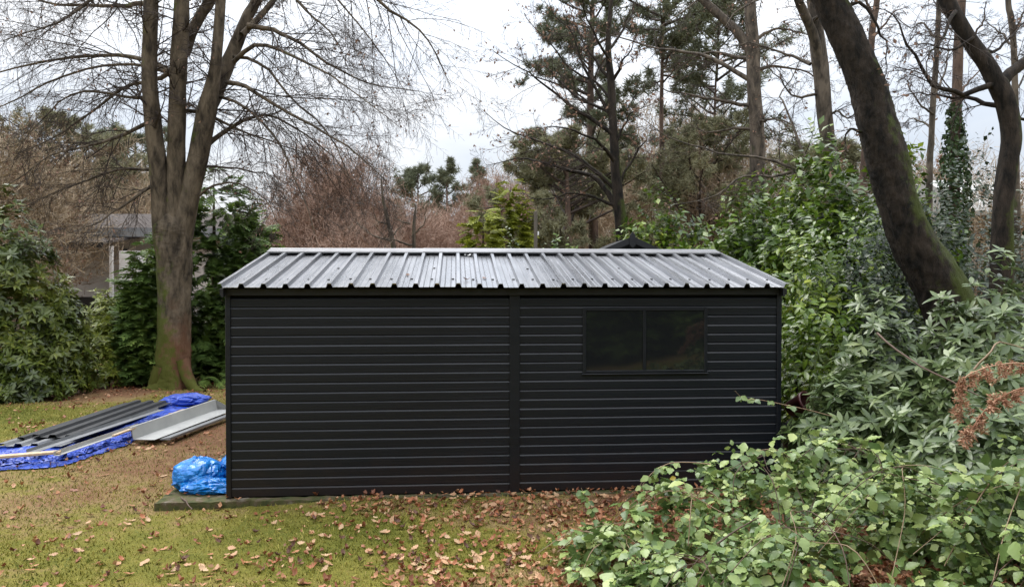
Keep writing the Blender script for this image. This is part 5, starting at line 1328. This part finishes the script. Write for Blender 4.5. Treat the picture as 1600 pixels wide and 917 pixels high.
V, F = crumple_blob((0.42, 0.34, 0.13), 21, ridge=0.10); c = G(292, 634); V = V + np.array([c[0], c[1], 0.10]); V[:, 2] = np.maximum(V[:, 2], 0.01)
obj('rumpled_end', V - tb, F, M['tarp'], tarp, smooth=False)
V, F = sheet_grid([g2(-40, 736), g2(0, 731), g2(50, 727), g2(100, 722), g2(150, 703), g2(205, 686)], [g2(-40, 727), g2(0, 721), g2(50, 716), g2(100, 708), g2(150, 693), g2(212, 678)], 120, 24, 0.075, 8, 0.025)
obj('front_fold', V - tb, F, M['tarp'], tarp, smooth=True)

def long_thing(name, label, cat, p0, p1, z, prof, mat, group=None, parts=None):
    """a straight length from p0 to p1 (photo pixels on the ground); prof = closed outline in (across, up) metres"""
    a = G(*p0, z); b = G(*p1, z); L = float(np.linalg.norm(b - a)); ang = math.atan2(b[1] - a[1], b[0] - a[0])
    V = []
    for (x, h) in prof: V.append((0, x, h))
    mb = MB().prism(V, (L, 0, 0))
    o = mb.build(name, M[mat])
    o.location = (a[0], a[1], z); o.rotation_euler = (0, 0, ang)
    return tag(o, label, cat, group)
def ribbed(nr, pitch=0.2, h=0.034, th_=0.003):
    top = []
    for k in range(nr):
        c = k * pitch
        top += [(c, 0), (c + pitch * .38, 0), (c + pitch * .48, h), (c + pitch * .82, h), (c + pitch * .92, 0)]
    top.append((nr * pitch, 0))
    return top + [(x, z - th_) for x, z in top[::-1]]
def sheet_obj(name, label, p0, p1, z, nr, mat, tilt=0.0):
    a = G(*p0, z); b = G(*p1, z); L = float(np.linalg.norm(b - a)); ang = math.atan2(b[1] - a[1], b[0] - a[0])
    pr = ribbed(nr); n = len(pr); V = [(0, x, h) for x, h in pr] + [(L, x, h) for x, h in pr]
    m = n // 2; F = [(i, i + 1, n + i + 1, n + i) for i in range(n - 1)] + [(n - 1, 0, n, 2 * n - 1)]
    for i in range(m - 1):
        F += [(i, n - 1 - i, n - 2 - i, i + 1), (n + i, n + i + 1, 2 * n - 2 - i, 2 * n - 1 - i)]
    o = obj(name, np.array(V), np.array(F), M[mat])
    o.location = (a[0], a[1], z); o.rotation_euler = (tilt, 0, ang)
    return tag(o, label, 'metal sheet')
sheet_obj('ribbed_sheet', 'grey ribbed metal sheet with open rib ends lying on the tarpaulin', (96, 697), (232, 648), 0.06, 4, 'mid_sheet')
sheet_obj('ribbed_sheet', 'black ribbed metal sheet laid over the grey one', (124, 684), (268, 629), 0.10, 3, 'black_sheet', 0.03)
sheet_obj('ribbed_sheet', 'black ribbed sheet at the far side of the tarpaulin', (74, 688), (231, 633), 0.07, 2, 'black_sheet', 0.03)
long_thing('metal_flashing', 'long grey flashing strip beside the ribbed sheets', 'flashing', (56, 707), (258, 640), 0.12, [(0, 0), (0.11, 0.0), (0.115, 0.035), (0.112, 0.038), (0.106, 0.004), (0.0, 0.004)], 'mid_sheet')
long_thing('metal_flashing', 'folded grey flashing nearest the blue front fold', 'flashing', (92, 712), (222, 667), 0.12, [(0, 0), (0.06, 0.0), (0.062, 0.05), (0.058, 0.05), (0.055, 0.004), (0.0, 0.004)], 'grey_sheet')
bevel(long_thing('timber_batten', 'pale timber batten lying along the metal sheets', 'batten', (180, 682), (290, 641), 0.15, [(0, 0), (0.045, 0), (0.045, 0.022), (0, 0.022)], 'pine_board'), .002)
bevel(long_thing('timber_board', 'pale timber board across the front end of the tarpaulin', 'board', (-30, 719), (94, 709), 0.13, [(0, 0), (0.10, 0), (0.10, 0.028), (0, 0.028)], 'pine_board'), .003)
long_thing('metal_channel', 'deep light grey metal channel lying open beside the tarpaulin', 'channel', (224, 687), (352, 640), 0.03, [(-0.15, 0.0), (0.13, 0.0), (0.16, 0.16), (0.19, 0.16), (0.19, 0.155), (0.165, 0.155), (0.136, 0.005), (-0.15, 0.005)], 'grey_sheet')
long_thing('metal_flashing', 'narrow pale flashing tucked under the open channel', 'flashing', (252, 687), (356, 648), 0.02, [(-0.12, 0.0), (0.02, 0.0), (0.02, 0.012), (-0.12, 0.035), (-0.124, 0.03)], 'mid_sheet')

# ---------------------------------------------------------------- buildings behind
def gable_shed():
    c = P(985, 367, 11.7); pk = c[2]
    t = thing('small_shed', 'small black gabled shed whose peak shows above the metal ridge', 'shed', (c[0], c[1], 0), SA * 0.6)
    hw, dp, pitch = 1.05, 1.7, math.radians(24)
    ez = pk - 0.06 - hw * math.tan(pitch)
    g = [(-hw + .08, 0, 0), (hw - .08, 0, 0), (hw - .08, 0, ez), (0, 0, pk - 0.08), (-hw + .08, 0, ez)]
    MB().prism(g, (0, dp, 0)).build('wall', M['black_paint'], t)
    for s in (-1, 1):
        q = [(0, -0.14, pk - 0.045), (s * (hw + .08), -0.14, pk - 0.045 - (hw + .08) * math.tan(pitch)), (s * (hw + .08), -0.14, pk - 0.07 - (hw + .08) * math.tan(pitch)), (0, -0.14, pk - 0.07)]
        MB().prism(q if s > 0 else q[::-1], (0, dp + 0.28, 0)).build('roof_slope', M['black_paint'], t)
        q = [(0, -0.165, pk - 0.03), (s * (hw + .1), -0.165, pk - 0.03 - (hw + .1) * math.tan(pitch)), (s * (hw + .1), -0.165, pk - 0.13 - (hw + .1) * math.tan(pitch)), (0, -0.165, pk - 0.13)]
        MB().prism(q if s > 0 else q[::-1], (0, 0.022, 0)).build('bargeboard', M['black_paint'], t)
    MB().prism([(-0.045, -0.185, pk - 0.17), (0, -0.185, pk - 0.22), (0.045, -0.185, pk - 0.17), (0.045, -0.185, pk - 0.02), (0, -0.185, pk + 0.035), (-0.045, -0.185, pk - 0.02)], (0, 0.018, 0)).build('finial', M['black_paint'], t)
gable_shed()
def house():
    a = P(150, 440, 26.0); b = P(262, 440, 26.0)
    t = thing('house', 'low grey-roofed house with cream wall half hidden by the rhododendron', 'house', (a[0], 26.0, 0), 0.0)
    w = b[0] - a[0]
    z = lambda py: float(P(200, py, 26.0)[2])
    MB().box((-3.2, 0.6, 0), (w + 1.5, 6, z(360))).build('wall', M['cream_wall'], t)
    MB().prism([(-3.6, -0.3, z(368)), (-3.6, -0.3, z(360)), (-3.6, 3.0, z(322)), (-3.6, 3.2, z(322)), (-3.6, 3.2, z(368))], (w + 5.6, 0, 0)).build('roof', M['grey_roof'], t)
    MB().box((-3.62, -0.36, z(371)), (w + 2.02, -0.31, z(357))).build('fascia', M['mid_sheet'], t)
    # lean-to porch roof with post and dark opening
    MB().prism([(-1.6, -1.9, z(386)), (-1.6, -1.9, z(383)), (-1.6, 0.55, z(366)), (-1.6, 0.55, z(370))], (2.9, 0, 0)).build('porch_roof', M['grey_roof'], t)
    MB().box((-1.62, -1.95, z(392)), (1.32, -1.905, z(383))).build('porch_fascia', M['black_paint'], t)
    x = float(P(174, 400, 24.2)[0] - a[0])
    MB().box((x - 0.05, -1.85, 0), (x + 0.05, -1.75, z(388))).build('porch_post', M['white_trim'], t)
    x0 = float(P(176, 400, 26)[0] - a[0]); x1 = float(P(186, 400, 26)[0] - a[0])
    MB().box((x0, 0.54, 0.4), (x1, 0.595, z(388))).build('door', M['black_paint'], t)
    x0 = float(P(215, 400, 26)[0] - a[0])
    f = MB().box((x0, 0.55, z(430)), (x0 + 1.0, 0.595, z(392))).build('window', M['white_trim'], t)
    MB().box((x0 + .08, 0.535, z(430) + .08), (x0 + .92, 0.548, z(392) - .08)).build('pane', M['glass'], f)
    x0 = float(P(186, 400, 24.3)[0] - a[0]); x1 = float(P(214, 400, 24.3)[0] - a[0])
    MB().box((x0, -1.7, 0), (x1, 0.5, z(395))).build('porch_side_wall', M['white_trim'], t)
    MB().box((-3.0, -2.2, 0), (w + 1, -2.0, z(462))).build('plinth_wall', M['black_paint'], t)
house()
def far_house():
    a = P(1588, 330, 24.0)
    t = thing('house', 'pale roof of a neighbouring house behind the forked tree', 'house', (a[0], 24.0, 0))
    z = lambda py: float(P(1590, py, 24.0)[2])
    MB().box((-1.0, 0.4, 0), (7, 6, z(330))).build('wall', M['cream_wall'], t)
    MB().prism([(-1.3, 0, z(336)), (-1.3, 0, z(330)), (-1.3, 3.0, z(262)), (-1.3, 6.2, z(330)), (-1.3, 6.2, z(336))], (9, 0, 0)).build('roof', M['grey_sheet'], t)
far_house()
pp = P(837, 330, 12.4)
post = thing('wooden_post', 'weathered wooden post standing behind the shed ridge', 'post', (pp[0], pp[1], 0))
o = MB().box((-0.03, -0.03, -0.1), (0.03, 0.03, pp[2])).build('shaft', M['old_wood'], post); bevel(o, .008)
MB().box((0.031, -0.02, pp[2] - 0.40), (0.055, 0.02, pp[2] - 0.34)).build('bracket', M['white_trim'], post)

# ---------------------------------------------------------------- small things by the right end of the shed and in the brambles
c = P(1228, 622, 8.15)
pot = thing('plant_pot', 'tipped dark red plastic pot by the right end of the shed', 'pot', (c[0] + 0.05, c[1], max(0.1, c[2] - 0.12)))
pot.rotation_euler = (math.radians(62), 0.25, 0.5)
prof = [(0.085, 0.0), (0.115, 0.20), (0.125, 0.20), (0.125, 0.235), (0.112, 0.235), (0.105, 0.20), (0.078, 0.012)]
k = 20; V = [(r * math.cos(2 * math.pi * j / k), r * math.sin(2 * math.pi * j / k), h) for (r, h) in prof for j in range(k)] + [(0, 0, 0.0), (0, 0, 0.012)]
F = [(i * k + j, i * k + (j + 1) % k, (i + 1) * k + (j + 1) % k, (i + 1) * k + j) for i in range(len(prof) - 1) for j in range(k)]
T = [(j + 1 if j + 1 < k else 0, j, len(V) - 2) for j in range(k)] + [((len(prof) - 1) * k + j, (len(prof) - 1) * k + (j + 1) % k, len(V) - 1) for j in range(k)]
obj('body', np.array(V), [np.array(F), np.array(T)], M['pot'], pot, smooth=True)
c = P(1256, 640, 8.2)
V, F = crumple_blob((0.24, 0.22, 0.34), 31, ridge=0.06); V[:, 2] = np.maximum(V[:, 2] + 0.27, 0.0)
o = obj('rubbish_bag', V, F, M['black_plastic']); o.location = (c[0], c[1] + 0.1, 0.0); tag(o, 'black crumpled bag behind the tipped pot', 'bag')
c = P(1535, 905, 3.35)
V, F = trunk_tube(np.array([[0, 0, z] for z in np.linspace(0, max(.3, c[2] - 0.07), 12)]) + rng.normal(size=(12, 3)) * 0.004, np.linspace(0.10, 0.06, 12), 14, 0.09)
top = len(V); V = np.vstack([V, [[0, 0, max(.3, c[2] - 0.07) + 0.01]]])
o = obj('tree_stump', V, [F, np.array([(top - 14 + i, top - 14 + (i + 1) % 14, top) for i in range(14)])], M['stump'], smooth=True); o.location = (c[0], c[1], 0)
tag(o, 'grey weathered stump among the brambles', 'stump')
def stick(label, q, r, mat='dark_cane'):
    q = np.array(q, float); b = q[0].copy(); c = catmull(q, 10) + rng.normal(size=(10, 3)) * r * 0.4
    V, F = tubes(c[None] - b, (r * np.linspace(1.1, .6, 10))[None], 6)
    o = obj('stick', V, F, M[mat], smooth=True); o.location = tuple(b); tag(o, label, 'stick')
stick('thin dark stick poking out of the bramble mound', [P(1120, 850, 4.55), P(1150, 828, 4.6), P(1185, 808, 4.65)], 0.006)
stick('straight dark branch slanting over the rhododendrons', [P(1370, 520, 6.1), P(1420, 560, 5.7), P(1480, 592, 5.4), P(1530, 618, 5.2)], 0.008)
stick('pale bent twig hanging over the rhododendron', [P(1522, 578, 5.3), P(1548, 548, 5.3), P(1562, 535, 5.35), P(1600, 545, 5.4)], 0.007, 'cane')
a = G(498 / 1.0, 790); 
stick('short forked twig lying on the slab edge', [np.array([*G(283, 781)[:2], SLABZ + .01]), np.array([*G(292, 790)[:2], SLABZ + .01]), np.array([*G(300, 797)[:2], SLABZ - .01])], 0.008)
stick('dark stick leaning on the leaf litter by the shed wall', [np.array([*G(968, 800)[:2], 0.02]), np.array([*G(985, 785)[:2], 0.06]), np.array([*G(1003, 772)[:2], 0.12])], 0.010)


for k, (kk, yy, lb) in enumerate(((8.45, 0.55, 'curled dead leaf stuck low on the left of the metal roof'), (11.4, 0.32, 'dark dead leaf lying on the metal roof above the cover strip'), (12.3, 0.42, 'torn brown leaf lying on the metal roof near the cover strip'))):
    V, F = OAK[k % 4]; me = new_mesh('fallen_leaf', V * 0.8, F, True); me.materials.append(M['dark_litter'])
    o = link('fallen_leaf', me); tag(o, lb, 'leaf')
    o.matrix_world = Matrix.Translation(tuple(O)) @ Matrix.Rotation(SA, 4, 'Z') @ slant @ Matrix.Translation((kk * RP, yy, 0.008)) @ Matrix.Rotation(k * 1.7, 4, 'Z')
